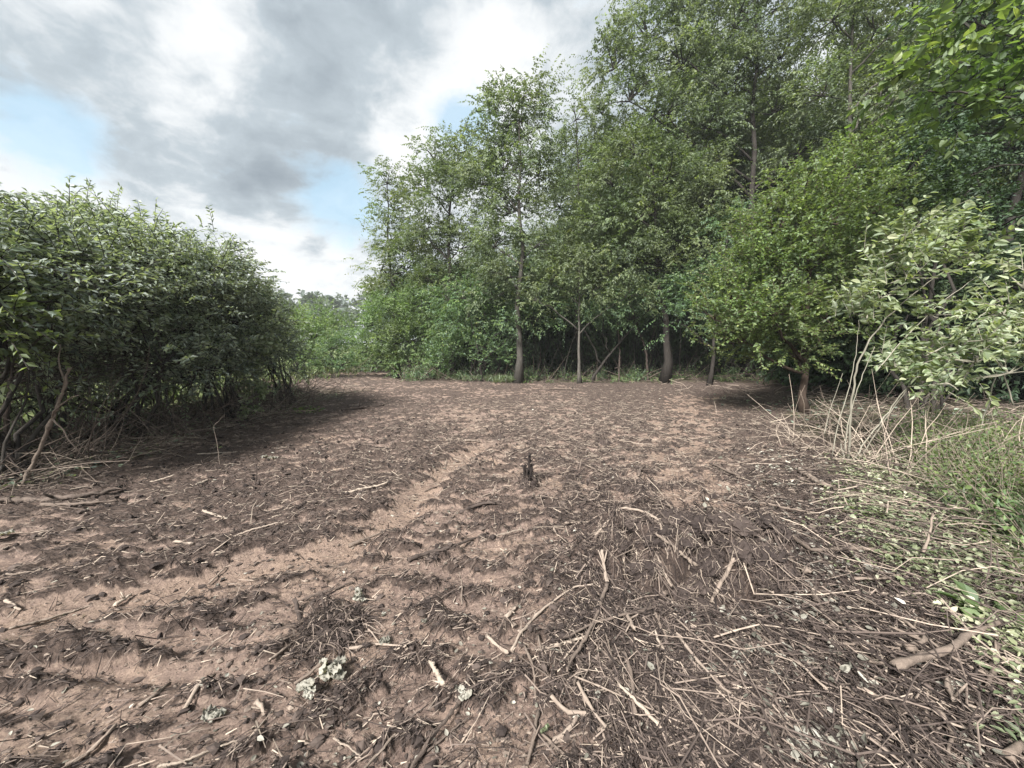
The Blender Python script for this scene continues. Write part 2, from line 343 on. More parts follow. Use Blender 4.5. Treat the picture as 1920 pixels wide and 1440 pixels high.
def ground_mat():
    m_, N, L = mat('churned_soil')
    tx = N.new('ShaderNodeTexCoord')
    def nz(scale, det, rough=.6, vec=None, dist=0):
        n = N.new('ShaderNodeTexNoise'); n.inputs['Scale'].default_value = scale; n.inputs['Detail'].default_value = det; n.inputs['Roughness'].default_value = rough; n.inputs['Distortion'].default_value = dist
        L.new(vec or tx.outputs['Object'], n.inputs['Vector']); return n.outputs['Fac']
    def mix(f, a, b):
        n = N.new('ShaderNodeMix'); n.data_type = 'RGBA'
        for i, v in ((0, f), (6, a), (7, b)):
            if isinstance(v, tuple): n.inputs[i].default_value = (*v, 1)
            elif isinstance(v, float): n.inputs[i].default_value = v
            else: L.new(v, n.inputs[i])
        return n.outputs[2]
    mp = N.new('ShaderNodeMapping'); mp.inputs['Rotation'].default_value = (0, 0, R(-30)); mp.inputs['Scale'].default_value = (1, 4.5, 1); L.new(tx.outputs['Object'], mp.inputs[0])
    clay = N.new('ShaderNodeAttribute'); clay.attribute_name = 'clay'
    clr = N.new('ShaderNodeAttribute'); clr.attribute_name = 'clear'
    big = nz(1.3, 4); mid = nz(9, 8, .7); fine = nz(55, 8, .75, None, .6); str_ = nz(9, 8, .75, mp.outputs[0], .5); micro = nz(170, 5, .7)
    claycol = ramp(N, L, big, [(.30, (.27, .200, .172)), (.50, (.34, .248, .20)), (.70, (.43, .315, .23))])
    claycol = mix(ramp(N, L, str_, [(.40, (0, 0, 0)), (.58, (1, 1, 1))]), claycol, (.165, .118, .098))
    tan = N.new('ShaderNodeAttribute'); tan.attribute_name = 'tan'
    claycol = mix(tan.outputs['Fac'], claycol, ramp(N, L, mid, [(.35, (.25, .180, .145)), (.65, (.36, .260, .198))]))
    spk = nz(90, 6, .8)
    claycol = mix(ramp(N, L, spk, [(.50, (0, 0, 0)), (.66, (1, 1, 1))]), claycol, (.12, .085, .070))
    claycol = mix(ramp(N, L, nz(34, 6, .75), [(.52, (0, 0, 0)), (.72, (.8, .8, .8))]), claycol, (.46, .35, .27))
    muck = ramp(N, L, fine, [(.30, (.018, .013, .011)), (.45, (.070, .050, .041)), (.58, (.155, .113, .092)), (.72, (.31, .235, .185))])
    muck2 = ramp(N, L, str_, [(.34, (.020, .014, .012)), (.5, (.070, .050, .042)), (.66, (.17, .125, .10))])
    muck = mix(.45, muck, muck2)
    f = N.new('ShaderNodeMath'); f.operation = 'ADD'; L.new(clay.outputs['Fac'], f.inputs[0])
    g = N.new('ShaderNodeMath'); g.operation = 'MULTIPLY_ADD'; g.inputs[1].default_value = 1.6; g.inputs[2].default_value = -.80; L.new(mid, g.inputs[0]); L.new(g.outputs[0], f.inputs[1])
    fr = ramp(N, L, f.outputs[0], [(.30, (0, 0, 0)), (.60, (1, 1, 1))])
    col = mix(fr, muck, claycol)
    forest = ramp(N, L, mid, [(.3, (.028, .024, .015)), (.5, (.06, .052, .03)), (.7, (.11, .10, .05))])
    col = mix(clr.outputs['Fac'], forest, col)
    # open meadow beyond the wood
    mead = N.new('ShaderNodeAttribute'); mead.attribute_name = 'meadow'
    col = mix(mead.outputs['Fac'], col, ramp(N, L, mid, [(.3, (.07, .10, .03)), (.7, (.16, .19, .07))]))
    b = N.new('ShaderNodeBsdfPrincipled'); L.new(col, b.inputs['Base Color']); b.inputs['Specular IOR Level'].default_value = .35
    rr = N.new('ShaderNodeMapRange'); rr.inputs[3].default_value = .95; rr.inputs[4].default_value = .58; L.new(fr, rr.inputs[0]); L.new(rr.outputs[0], b.inputs['Roughness'])
    def bump(h, s, dd, prev=None):
        n = N.new('ShaderNodeBump'); n.inputs['Strength'].default_value = s; n.inputs['Distance'].default_value = dd; L.new(h, n.inputs['Height'])
        if prev: L.new(prev, n.inputs['Normal'])
        return n.outputs[0]
    L.new(bump(micro, .8, .006, bump(spk, .7, .012, bump(fine, 1.0, .03, bump(str_, .9, .04)))), b.inputs['Normal'])
    o = N.new('ShaderNodeOutputMaterial'); L.new(b.outputs[0], o.inputs[0]); return m_
M['ground'] = ground_mat()

# ------------------------------------------------------------------ ground
def build_ground():
    th = np.concatenate([np.linspace(-180, -66, 40)[:-1], np.linspace(-66, 66, 450)[:-1], np.linspace(66, 180, 41)[:-1]])
    th = np.radians(th)
    r = np.concatenate([np.geomspace(.25, 1.0, 25)[:-1], np.geomspace(1.0, 20, 350)[:-1], np.geomspace(20, 60, 45)[:-1], np.geomspace(60, 1500, 30)])
    T, Rr = np.meshgrid(th, r)
    X = np.sin(T)*Rr; Y = np.cos(T)*Rr
    Z = H(X, Y)
    nr, nt_ = X.shape
    V = np.stack([X, Y, Z], -1).reshape(-1, 3); V = np.vstack([V, [[0, 0, float(H(0, 0))]]])
    idx = np.arange(nr*nt_).reshape(nr, nt_)
    a = idx[:-1]; b = idx[1:]
    q = np.stack([a, b, np.roll(b, -1, 1), np.roll(a, -1, 1)], -1).reshape(-1, 4)[:, ::-1]
    c = nr*nt_; tri = np.stack([idx[0], np.full(nt_, c), np.roll(idx[0], -1)], -1)[:, ::-1]
    x, y = V[:, 0], V[:, 1]
    mead = np.maximum(sst(-x, 7.5, 10)*(1-clear_mask(x, y)), sst(y, 34, 44))
    me = new_mesh('ground', V, [q, tri], M['ground'], {'tan': np.exp(-(segdist(x, y, STRIP)/.26)**2)+.7*np.exp(-(segdist(x, y, STRIP2)/.8)**2)+.35*np.exp(-((x+2)/1.0)**2-((y-1.7)/.5)**2), 'clay': clay_mask(x, y), 'clear': clear_mask(x, y), 'meadow': mead}, None, True)
    # make sure it faces up
    if me.polygons[1000].normal.z < 0: me.flip_normals()
    link('ground', me, kind='structure', label='churned reddish brown cleared soil with tyre ruts between the thickets')
build_ground()

# ------------------------------------------------------------------ foliage generators
DM = 3.3
SPEC = dict(L=.11, W=.05, n=12, sl=.7, droop=.25, ldroop=.3, up=.35, side=.8, twig=False, tm=DIAMOND, cl=6, spread=.35, flat=.8)
def crown_points(rng, lobes, dens, sp):
    O = []; D = []; CV = []; CC = []
    for (cx, cy, cz, rx, ry, rz) in lobes:
        area = DM*4*math.pi*((rx*ry)**1.6/3+(rx*rz)**1.6/3+(ry*rz)**1.6/3)**(1/1.6)
        ns = max(4, int(dens*area)); nc = max(2, ns//sp['cl'])
        u = nrm(rng.normal(size=(nc, 3))); u[:, 2] = np.where(u[:, 2] < -.55, -u[:, 2], u[:, 2])
        rr = .35+.65*rng.random(nc)**.45
        c = np.array([cx, cy, cz])+u*rr[:, None]*np.array([rx, ry, rz])
        k = rng.integers(0, nc, ns)
        o = c[k]+rng.normal(size=(ns, 3))*sp['spread']*np.array([1, 1, .7])
        d = nrm(u[k]*.75+np.array([0, 0, sp['up']])+rng.normal(size=(ns, 3))*.45)
        O.append(o); D.append(d); CV.append(rng.random(nc)[k]); CC.append((np.array([cx, cy, cz]), c))
    return np.concatenate(O), np.concatenate(D), np.concatenate(CV), CC
def shoot_leaves(rng, O, D, CV, sp):
    n = sp['n']; M_ = len(O)
    sl = sp['sl']*(.55+.9*rng.random(M_)**1.5)
    t = (np.arange(n)+.4)/n
    dn = np.array([0, 0, -1.])
    pos = O[:, None]+D[:, None]*(sl[:, None, None]*t[None, :, None])+dn*(sp['droop']*sl[:, None, None]*(t**2)[None, :, None])
    T = nrm(D[:, None]+dn*(2*sp['droop']*t)[None, :, None])
    ref = nrm(rng.normal(size=(M_, 3))*.4+np.array([0, 0, 1.]))
    S = nrm(np.cross(T, ref[:, None]))
    sg = np.where(np.arange(n) % 2 == 0, 1., -1.)[None, :, None]
    d = nrm(T*.65+S*sg*sp['side']+rng.normal(size=(M_, n, 3))*.28+dn*sp['ldroop'])
    nn = nrm(np.array([0, 0, 1.])*sp['flat']+rng.normal(size=(M_, n, 3))*.55)
    sz = (.65+.7*rng.random((M_, n)))*(1-.35*t[None, :]**3)
    v = np.clip(.62*CV[:, None]+.38*rng.random((M_, n))+.12*(t[None]-.5), 0, 1)
    f = lambda a: a.reshape(-1, a.shape[-1])
    twig = np.stack([O, O+D*sl[:, None]*.5+dn*(sp['droop']*sl*.25)[:, None], O+D*sl[:, None]+dn*(sp['droop']*sl)[:, None]], 1)
    return f(pos), f(d), f(nn), (sz*sp['L']).ravel(), (sz*sp['W']*(.8+.4*rng.random((M_, n)))).ravel(), v.ravel(), twig
def bezier(a, b, rng, K=7, sag=.15, jit=.04):
    t = np.linspace(0, 1, K)[:, None]; d = np.linalg.norm(b-a)
    mid = (a+b)/2+np.array([0, 0, sag*d])+rng.normal(size=3)*jit*d*1.5
    p = (1-t)**2*a+2*t*(1-t)*mid+t*t*b
    p[1:-1] += rng.normal(size=(K-2, 3))*jit*d*.3
    return p
def build_plant(name, label, cat, foot, lobes, seed, leafm, barkm, dens=3.0, sp=None, trunk_r=.15, trunk_top=None, group=None,
                stems=0, lean=(0, 0), nsec=8, limb_n=9, stem_spread=.3, stem_r=.03, stem_bias=.2, trunk_v=.1, extra=None, K=11):
    """one tree (stems=0: a trunk with limbs) or shrub (stems>0) standing at foot"""
    rng = np.random.default_rng(seed); s = dict(SPEC); s.update(sp or {})
    foot = np.array([foot[0], foot[1], float(H(foot[0], foot[1]))-.04])
    root = thing(name, label, cat, foot, group)
    O, D, CV, CC = crown_points(rng, lobes, dens, s)
    p, d, n, L, Wd, v, tw = shoot_leaves(rng, O, D, CV, s)
    ok = p[:, 2] > foot[2]+.12
    A = Acc(); A.add(*leaves(p[ok], d[ok], n[ok], L[ok], Wd[ok], v[ok], s['tm']), 0)
    if s['twig']:
        r = np.array([.006, .004, .002])[None]*s.get('tr', 1)*np.ones((len(tw), 1)); V, f, a = tubes(tw, r, 3, cap=False); A.add(V, f, a+.1, 1)
    sec = []
    for c, cs in CC:
        k = min(nsec, len(cs))
        for e in cs[rng.permutation(len(cs))[:k]]: sec.append(bezier(c, e, rng, 5, .08, .05))
    if sec:
        sec = np.array(sec); r = np.linspace(1, .3, 5)[None]*(trunk_r*.16+.004)*np.ones((len(sec), 1))
        V, f, a = tubes(sec, r, 4, cap=False); A.add(V, f, a+trunk_v*.7, 1)
    lob = np.array(lobes)
    if stems == 0:
        top = np.array(trunk_top) if trunk_top is not None else lob[np.argmax(lob[:, 2])][:3]
        t = np.linspace(0, 1, K)[:, None]
        w = np.cumsum(rng.normal(size=(K, 3))*.013*(top[2]-foot[2]), 0)*[1, 1, 0]; w -= w[-1]*t; w[0] = 0
        tp = foot+(top-foot)*np.concatenate([t**1.25, t**1.25, t], 1)*np.array([1, 1, 1])+w*.6
        rad = trunk_r*(1-.86*t[:, 0]**.9); rad[0] *= 1.75; rad[1] *= 1.06
        V, f, a = tubes(tp[None], rad[None], 12, np.array([trunk_v])); T = Acc(); T.add(V, f, a)
        link('trunk', T.mesh(name+'_trunk', barkm, True, foot), root)
        order = np.argsort(-lob[:, 3])[:limb_n]
        for i in order:
            e = lob[i][:3]; hd = np.hypot(*(e-foot)[:2])
            zs = max(foot[2]+.22*(top[2]-foot[2]), e[2]-max(.6, .75*np.hypot(*(e[:2]-top[:2]))))
            zs = min(zs, foot[2]+.9*(top[2]-foot[2]))
            j = np.interp(zs, tp[:, 2], np.arange(K)); a0 = np.array([np.interp(j, np.arange(K), tp[:, q]) for q in range(3)])
            r0 = np.interp(j, np.arange(K), rad)*.62
            if np.linalg.norm(e-a0) < .5: continue
            lp = bezier(a0, e, rng, 8, .12, .06)
            V, f, a = tubes(lp[None], (r0*np.linspace(1, .25, 8)+.006)[None], 7, np.array([trunk_v])); T = Acc(); T.add(V, f, a)
            link('limb', T.mesh(name+'_limb', barkm, True, foot), root)
    else:
        for i in range(stems):
            e = lob[rng.integers(0, len(lob))][:3]+rng.normal(size=3)*.2
            an = rng.random()*2*np.pi; a0 = foot+np.array([math.cos(an), math.sin(an), 0])*stem_spread*rng.random()
            a0[2] = float(H(a0[0], a0[1]))-.03
            lp = bezier(a0, e, rng, 9, stem_bias, .06); r0 = stem_r*(.5+.9*rng.random())
            V, f, a = tubes(lp[None], (r0*np.linspace(1, .25, 9))[None], 7, np.array([trunk_v+rng.random()*.15])); T = Acc(); T.add(V, f, a)
            link('stem', T.mesh(name+'_stem', barkm, True, foot), root)
    link('crown', A.mesh(name+'_crown', [leafm, barkm], False, foot), root)
    return root
def copy_plant(root, loc, rz, sc, label, group=None):
    c = root.copy(); COL.objects.link(c); c.location = (loc[0], loc[1], float(H(loc[0], loc[1]))-.04); c.rotation_euler = (0, 0, rz)
    c.scale = sc if isinstance(sc, (tuple, list)) else (sc, sc, sc)
    c['label'] = label
    if group: c['group'] = group
    for ch in list(root.children):
        k = ch.copy(); COL.objects.link(k); k.parent = c
    return c
def lob(d, rd, *items):
    """(px, py, rx, rz) seen at forward distance d -> world ellipsoids"""
    out = []
    for it in items:
        px, py, rx, rz = it[:4]; dd = d+(it[4] if len(it) > 4 else 0)
        c = P(px, py, dd); out.append((c[0], c[1], c[2], rx*dd/F, rd if rd else rx*dd/F, rz*dd/F))
    return out
def footpx(px, d): return ((px-960)/718*d, d)
exec_order = []
# ---------------------------------------------------------------- the wood, from left to right
TALL = dict(L=.13, W=.064, n=13, sl=.75, droop=.4, ldroop=.5, up=.25, spread=.30, cl=11)
G_WOOD = 'trees of the wood behind the clearing'
build_plant('tree', 'slender leaning tree at the left end of the wood, its narrow top against the sky', 'tree', footpx(745, 21), lob(21, None,
    (726, 345, 20, 32), (738, 395, 26, 36), (735, 450, 36, 40), (760, 510, 46, 45), (715, 505, 24, 30), (725, 560, 36, 36), (790, 470, 30, 45)),
    101, M['leaf_cherry'], M['bark_dark'], 4.6, TALL, .13, group=G_WOOD)
build_plant('tree', 'rounded tree beside the slender leaning one, small gap of sky on its left', 'tree', footpx(845, 20), lob(20, None,
    (815, 300, 28, 30), (860, 290, 40, 36), (800, 355, 30, 40), (840, 380, 52, 50), (890, 345, 36, 45), (800, 440, 40, 45), (860, 470, 55, 50), (820, 540, 45, 40)),
    102, M['leaf_cherry'], M['bark_dark'], 4.2, TALL, .16, group=G_WOOD)
build_plant('tree', 'tall airy tree with a grey lower trunk at the middle of the far clearing edge', 'tree', footpx(972, 16.8), lob(16.8, None,
    (930, 215, 36, 36), (975, 190, 40, 30), (1012, 165, 20, 18), (915, 265, 36, 34), (985, 255, 54, 40), (945, 320, 54, 40), (1010, 330, 40, 40), (905, 350, 40, 36),
    (960, 400, 58, 44), (925, 465, 48, 40), (1000, 465, 44, 40), (960, 520, 56, 34), (925, 560, 36, 26)),
    103, M['leaf_grey'], M['bark_grey'], 4.6, TALL, .15, P(972, 200, 16.8), G_WOOD, trunk_v=.05)
build_plant('tree', 'thin sparse tree with loose twiggy top right of the tall airy tree', 'tree', footpx(1085, 21), lob(21, None,
    (1080, 225, 32, 34), (1060, 290, 30, 36), (1105, 285, 34, 40), (1090, 350, 45, 45), (1050, 390, 34, 40), (1100, 420, 50, 40), (1120, 240, 22, 30)),
    104, M['leaf_grey'], M['bark_dark'], 2.6, TALL, .13, group=G_WOOD)
build_plant('tree', 'huge spreading tree whose forked dark limbs show high over the clearing', 'tree', footpx(1400, 18), lob(18, None,
    (1150, 130, 46, 54), (1215, 70, 60, 50), (1180, 190, 60, 46), (1285, 20, 70, 60), (1280, 130, 66, 60), (1380, 60, 70, 60), (1130, 215, 24, 30),
    (1380, 160, 60, 54), (1465, 110, 60, 56), (1470, 10, 70, 60), (1250, 215, 60, 44), (1325, 240, 56, 44), (1450, 215, 54, 40), (1240, -60, 80, 60), (1400, -70, 90, 60),
    (1500, 290, 60, 50), (1320, 330, 50, 40), (1560, 60, 60, 60)),
    105, M['leaf_grey'], M['bark_dark'], 3.6, TALL, .20, P(1425, -40, 18), G_WOOD, limb_n=14)
build_plant('tree', 'big tree on a thick dark furrowed trunk at the right of the far edge', 'tree', footpx(1246, 16.8), lob(16.8, None,
    (1190, 290, 56, 40), (1250, 340, 66, 44), (1150, 350, 46, 44), (1310, 390, 60, 46), (1200, 410, 70, 44), (1120, 420, 44, 40), (1280, 450, 66, 40),
    (1160, 470, 60, 38), (1340, 470, 50, 40), (1230, 500, 66, 34), (1090, 480, 40, 34)),
    106, M['leaf_cherry'], M['bark_dark'], 4.4, TALL, .17, P(1225, 300, 16.8), G_WOOD)
build_plant('tree', 'tall tree with a pale twin stem high above the round-leaved shrub', 'tree', footpx(1588, 15), lob(15, None,
    (1560, 40, 56, 50), (1640, 60, 60, 50), (1600, -30, 80, 60), (1690, 130, 60, 44), (1540, 180, 46, 40), (1650, 190, 56, 40), (1720, 30, 70, 60), (1720, 220, 60, 46), (1620, 270, 60, 36), (1760, 130, 60, 50)),
    107, M['leaf_grey'], M['bark_grey'], 3.0, TALL, .16, P(1592, -60, 15), G_WOOD)
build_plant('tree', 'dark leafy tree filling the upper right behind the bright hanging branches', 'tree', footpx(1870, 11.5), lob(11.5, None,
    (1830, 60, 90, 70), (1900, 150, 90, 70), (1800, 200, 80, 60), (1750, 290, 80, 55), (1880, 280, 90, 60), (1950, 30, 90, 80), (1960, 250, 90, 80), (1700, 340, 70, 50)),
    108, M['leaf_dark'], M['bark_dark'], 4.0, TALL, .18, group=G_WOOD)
# understorey at the wood's edge
UND = dict(L=.12, W=.062, n=11, sl=.6, droop=.35, ldroop=.5, up=.1, spread=.30)
G_UND = 'small trees under the edge of the wood'
build_plant('small_tree', 'small tree on a pale thin trunk spreading yellowish low branches under the airy tree', 'small tree', footpx(1087, 16.3), lob(16.3, None,
    (1030, 530, 44, 24), (1085, 500, 54, 28), (1140, 520, 52, 28), (1010, 565, 30, 20), (1180, 555, 44, 24), (1100, 550, 46, 22)),
    111, M['leaf_cherry'], M['bark_grey'], 4.6, UND, .075, group=G_UND, trunk_v=.15)
build_plant('small_tree', 'small twisted dark-stemmed tree just right of the pale thin trunk', 'small tree', footpx(1108, 16.9), lob(16.9, None,
    (1130, 580, 46, 24), (1180, 600, 40, 22), (1240, 560, 50, 30), (1080, 590, 40, 22)),
    112, M['leaf_honey'], M['bark_dark'], 3.8, UND, .07, group=G_UND)
build_plant('small_tree', 'small dark tree between the thick furrowed trunk and the round-leaved shrub', 'small tree', footpx(1330, 15.5), lob(15.5, None,
    (1300, 540, 46, 34), (1350, 520, 50, 40), (1320, 590, 44, 30), (1270, 600, 34, 22), (1370, 430, 44, 40)),
    113, M['leaf_honey'], M['bark_dark'], 4.0, UND, .08, group=G_UND)
build_plant('small_tree', 'small crooked tree with low leaves left of the grey trunk', 'small tree', footpx(905, 17.5), lob(17.5, None,
    (870, 560, 50, 34), (910, 590, 50, 32), (850, 610, 44, 28), (950, 600, 40, 26), (1000, 600, 40, 24)),
    114, M['leaf_honey'], M['bark_dark'], 4.2, UND, .06, group=G_UND)
# back rows: copies of three trees
FILL = dict(L=.17, W=.08, n=10, sl=.9, droop=.3, ldroop=.35, up=.3, spread=.45)
def fill_lobes(rng, h, r, n):
    out = []
    for i in range(n):
        z = h*(.28+.68*((i+.5)/n)); q = r*math.sin(math.pi*min(1, .22+.75*(1-(z/h-.28)/.72)))
        a = rng.random()*6.28; k = q*.55*rng.random()**.5*1.3
        out.append((math.cos(a)*k, math.sin(a)*k, z, q*.62, q*.62, q*.5))
    return out
OFF = (0, 60)
def off(l): return [(a+OFF[0], b+OFF[1], c, d, e, f) for a, b, c, d, e, f in l]
rg = np.random.default_rng(5)
fa = build_plant('tree', 'tall tree deeper in the wood behind the front row', 'tree', OFF, off(fill_lobes(rg, 14, 3.4, 9)), 121, M['leaf_cherry'], M['bark_dark'], 4.2, FILL, .17)
fb = build_plant('tree', 'tall tree deeper in the wood behind the front row', 'tree', OFF, off(fill_lobes(rg, 13, 3.8, 9)), 122, M['leaf_honey'], M['bark_dark'], 4.0, FILL, .19)
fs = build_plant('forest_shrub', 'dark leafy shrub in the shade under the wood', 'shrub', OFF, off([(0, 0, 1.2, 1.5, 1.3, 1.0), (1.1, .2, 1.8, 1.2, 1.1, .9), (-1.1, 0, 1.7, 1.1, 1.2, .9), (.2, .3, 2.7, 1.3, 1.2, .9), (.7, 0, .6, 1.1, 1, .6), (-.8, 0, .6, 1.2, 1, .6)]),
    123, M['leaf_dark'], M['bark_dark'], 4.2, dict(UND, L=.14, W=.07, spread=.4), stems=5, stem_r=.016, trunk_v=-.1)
MARKS = [(560, 'the gap left of the wood'), (735, 'the slender leaning tree'), (845, 'the rounded tree'), (905, 'the crooked small tree'), (970, 'the tall airy tree with the grey trunk'), (1030, 'the yellowish low branches'),
    (1087, 'the pale thin trunk'), (1130, 'the twisted dark stems'), (1190, 'the bent dark sapling'), (1246, 'the thick furrowed trunk'), (1310, 'the small dark tree by the furrowed trunk'), (1400, 'the forked dark limbs'),
    (1470, 'the crown of the round-leaved shrub'), (1540, 'the trunk of the round-leaved shrub'), (1600, 'the pale twin stem'), (1680, 'the pale bent shrub'), (1760, 'the deep green shadowed shrub'), (1860, 'the overhanging bright branches'), (2000, 'the right frame edge')]
def mark(px, d, seen, what):
    w = min(MARKS, key=lambda m_: abs(m_[0]-px))[1]; k = seen.setdefault(w, [0])
    k[0] += 1; return '%s behind %s%s' % (what, w, ['', ', one row deeper', ', third row back', ', deepest row', ', last row'][min(k[0]-1, 4)])
def place(src, l, group, fmt, seen={}):
    l = sorted(l, key=lambda t: t[1]); what = fmt
    for i, (px, d, s, rz) in enumerate(l):
        x, y = footpx(px, d); fmt = mark(px, d, seen.setdefault(what, {}), what)
        if i == 0 and 'placed' not in src:
            src['placed'] = 1; src.location = (x, y, float(H(x, y))-.04); src.rotation_euler = (0, 0, rz); src.scale = (s, s, s); src['label'] = fmt; src['group'] = group
        else: copy_plant(src, (x, y), rz, s, fmt, group)
G_BACK = 'tall trees deeper in the wood'
place(fa, [(1150, 25, 1.0, 0), (1330, 24, 1.25, 1), (905, 27, .62, 2), (1480, 24, 1.2, 3), (1040, 28, .72, 4), (1640, 21, 1.15, .5), (1240, 30, 1.15, 2.2), (1800, 17, 1.15, 4.4), (1960, 15, 1.1, 1.4), (2150, 14, 1.2, 2.4), (1420, 32, 1.3, 5), (1900, 24, 1.3, 3), (830, 29, .55, 1)],
      G_BACK, 'tall loose-crowned back tree')
place(fb, [(1090, 31, .85, 0), (1200, 26, 1.0, 1), (1400, 27, 1.2, 2), (980, 30, .65, 3), (1550, 26, 1.2, 4), (1700, 25, 1.2, 5), (870, 32, .6, .6), (1850, 20, 1.2, 1.7), (770, 30, .5, 2), (2050, 20, 1.2, 3), (1300, 34, 1.2, 4), (1610, 33, 1.3, .3)],
      G_BACK, 'tall dense dark back tree')
rg = np.random.default_rng(55)
sh = []
for i in range(14): sh.append((840+i*50+rg.uniform(-12, 12), 23.5+rg.uniform(-1.5, 1.5), 1.1+.4*rg.random(), rg.random()*6))
for i in range(11): sh.append((820+i*66+rg.uniform(-12, 12), 27+rg.uniform(-1, 1), 1.7+.4*rg.random(), rg.random()*6))
for i in range(7): sh.append((1560+i*75, 13.0-i*.3, 1.1+.3*rg.random(), rg.random()*6))
for i in range(7): sh.append((1480+i*80, 18-i*.4, 1.7+.3*rg.random(), rg.random()*6))
place(fs, sh, 'dark shrubs in the shade of the wood', 'dark shade shrub')

# bushes at the left end of the wood
BUSH = dict(L=.11, W=.06, n=11, sl=.55, droop=.25, ldroop=.25, up=.45, spread=.26)
build_plant('vine_bush', 'bright green vine-draped bush heaped at the left foot of the wood', 'bush', footpx(745, 19.5), lob(19.5, None,
    (735, 590, 46, 32), (790, 575, 48, 30), (720, 640, 40, 30), (770, 640, 50, 34), (820, 610, 40, 30), (700, 610, 26, 26), (830, 650, 30, 28), (725, 680, 40, 22), (775, 685, 44, 20), (825, 690, 34, 18), (690, 660, 26, 26)),
    131, M['leaf_bright'], M['bark_dark'], 6, BUSH, stems=7, stem_r=.018)
build_plant('bush', 'low dark arching bush left of the grey trunk at the wood edge', 'bush', footpx(880, 17.6), lob(17.6, None,
    (850, 650, 44, 24), (905, 650, 44, 26), (830, 680, 30, 20), (935, 670, 30, 22)),
    132, M['leaf_honey'], M['bark_dark'], 5, BUSH, stems=9, stem_r=.02)
build_plant('bush', 'yellow-green bush with a pointed top in the gap below the far hill', 'bush', footpx(615, 27), lob(27, None,
    (605, 590, 22, 20), (600, 620, 36, 26), (640, 620, 34, 24), (565, 625, 30, 26), (625, 650, 40, 24)),
    133, M['leaf_bright'], M['bark_dark'], 5, BUSH, stems=6)
build_plant('bush', 'broad green bush closing the far left end of the clearing', 'bush', footpx(640, 22.5), lob(22.5, None,
    (620, 655, 36, 24), (665, 650, 36, 28), (590, 670, 28, 20), (640, 685, 44, 16), (700, 685, 30, 16), (590, 685, 30, 14)),
    134, M['leaf_honey'], M['bark_dark'], 6, BUSH, stems=8)
build_plant('bush', 'light green bush at the far end of the left thicket', 'bush', footpx(555, 17.5), lob(17.5, None,
    (545, 610, 36, 30), (585, 640, 26, 34), (520, 630, 36, 40), (570, 670, 24, 22)),
    135, M['leaf_bright'], M['bark_dark'], 6, BUSH, stems=8)

# far wooded hill
def far_wood():
    rng = np.random.default_rng(9); A = Acc()
    cs = []
    for i in range(130):
        x = rng.uniform(-190, 40); y = rng.uniform(105, 190)
        h = 13+4*rng.random()+(y-105)*.07-.03*(x+60); cs.append((x, y, h))
    sp = dict(SPEC); sp.update(L=1.7, W=1.1, n=6, sl=1.6, droop=.1, up=.5, spread=1.0)
    for (x, y, h) in cs:
        z0 = float(H(x, y)); q = 3.2+1.6*rng.random()
        O, D, CV, CC = crown_points(rng, [(x, y, z0+h-q*.8, q, q, q*.85), (x+rng.normal()*2, y-1, z0+h*.45, q*1.1, q, h*.4)], .028, sp)
        p, d, n, L, Wd, v, tw = shoot_leaves(rng, O, D, CV, sp); A.add(*leaves(p, d, n, L, Wd, v), 0)
    link('distant_wood', A.mesh('distant_wood', [M['leaf_far']]), kind='stuff', label='hazy line of far-off woodland on the low rise')
far_wood()

# ---------------------------------------------------------------- left thicket
OLV = dict(L=.088, W=.038, n=13, sl=.55, droop=.35, ldroop=.2, up=.35, spread=.20, twig=True, cl=5, flat=.6)
G_L = 'shrubs of the left thicket'
build_plant('olive_shrub', 'big grey-green shrub at the left edge, above the leaning peeled stem', 'shrub', (-6.3, 4.2), [
    (-6.0, 3.7, 2.35, .9, .9, .65), (-6.7, 4.6, 2.75, .9, .9, .55), (-5.9, 4.9, 2.35, .7, .7, .5), (-6.1, 5.4, 2.75, .7, .7, .5), (-5.5, 4.1, 2.05, .5, .6, .45), (-7.6, 5.2, 3.0, .9, .9, .55), (-5.7, 5.1, 1.7, .35, .4, .4)],
    201, M['leaf_olive'], M['bark_dark'], 11, OLV, group=G_L, stems=12, stem_r=.035, stem_spread=.7)
build_plant('olive_shrub', 'dense shrub arching over the dark hollow full of bare twigs', 'shrub', (-6.5, 6.3), [
    (-6.3, 6.0, 2.85, .9, .9, .65), (-6.9, 6.9, 3.15, .9, .9, .6), (-5.9, 6.6, 2.5, .7, .8, .6), (-5.7, 6.1, 2.2, .5, .6, .4), (-5.9, 7.3, 2.85, .8, .8, .6), (-5.7, 6.9, 1.9, .5, .6, .5), (-5.4, 6.0, 1.35, .35, .4, .4), (-5.5, 6.6, 1.0, .35, .4, .35), (-7.2, 6.0, .8, .8, 1.0, .6)],
    202, M['leaf_olive'], M['bark_dark'], 11, OLV, group=G_L, stems=12, stem_r=.03, stem_spread=.7)
build_plant('olive_shrub', 'shrub with leaves hanging low to the soil behind the hanging vine', 'shrub', (-6.2, 8.0), [
    (-6.2, 7.9, 2.8, .95, .9, .7), (-5.8, 8.0, 2.1, .7, .8, .6), (-5.6, 7.4, 1.4, .45, .6, .5), (-6.1, 8.9, 2.35, .75, .8, .65), (-5.9, 8.6, 1.5, .5, .6, .5), (-6.7, 8.6, 2.75, .7, .7, .45), (-5.5, 6.9, 1.2, .3, .45, .3)],
    203, M['leaf_olive'], M['bark_dark'], 11, OLV, group=G_L, stems=12, stem_r=.025, stem_spread=.6)
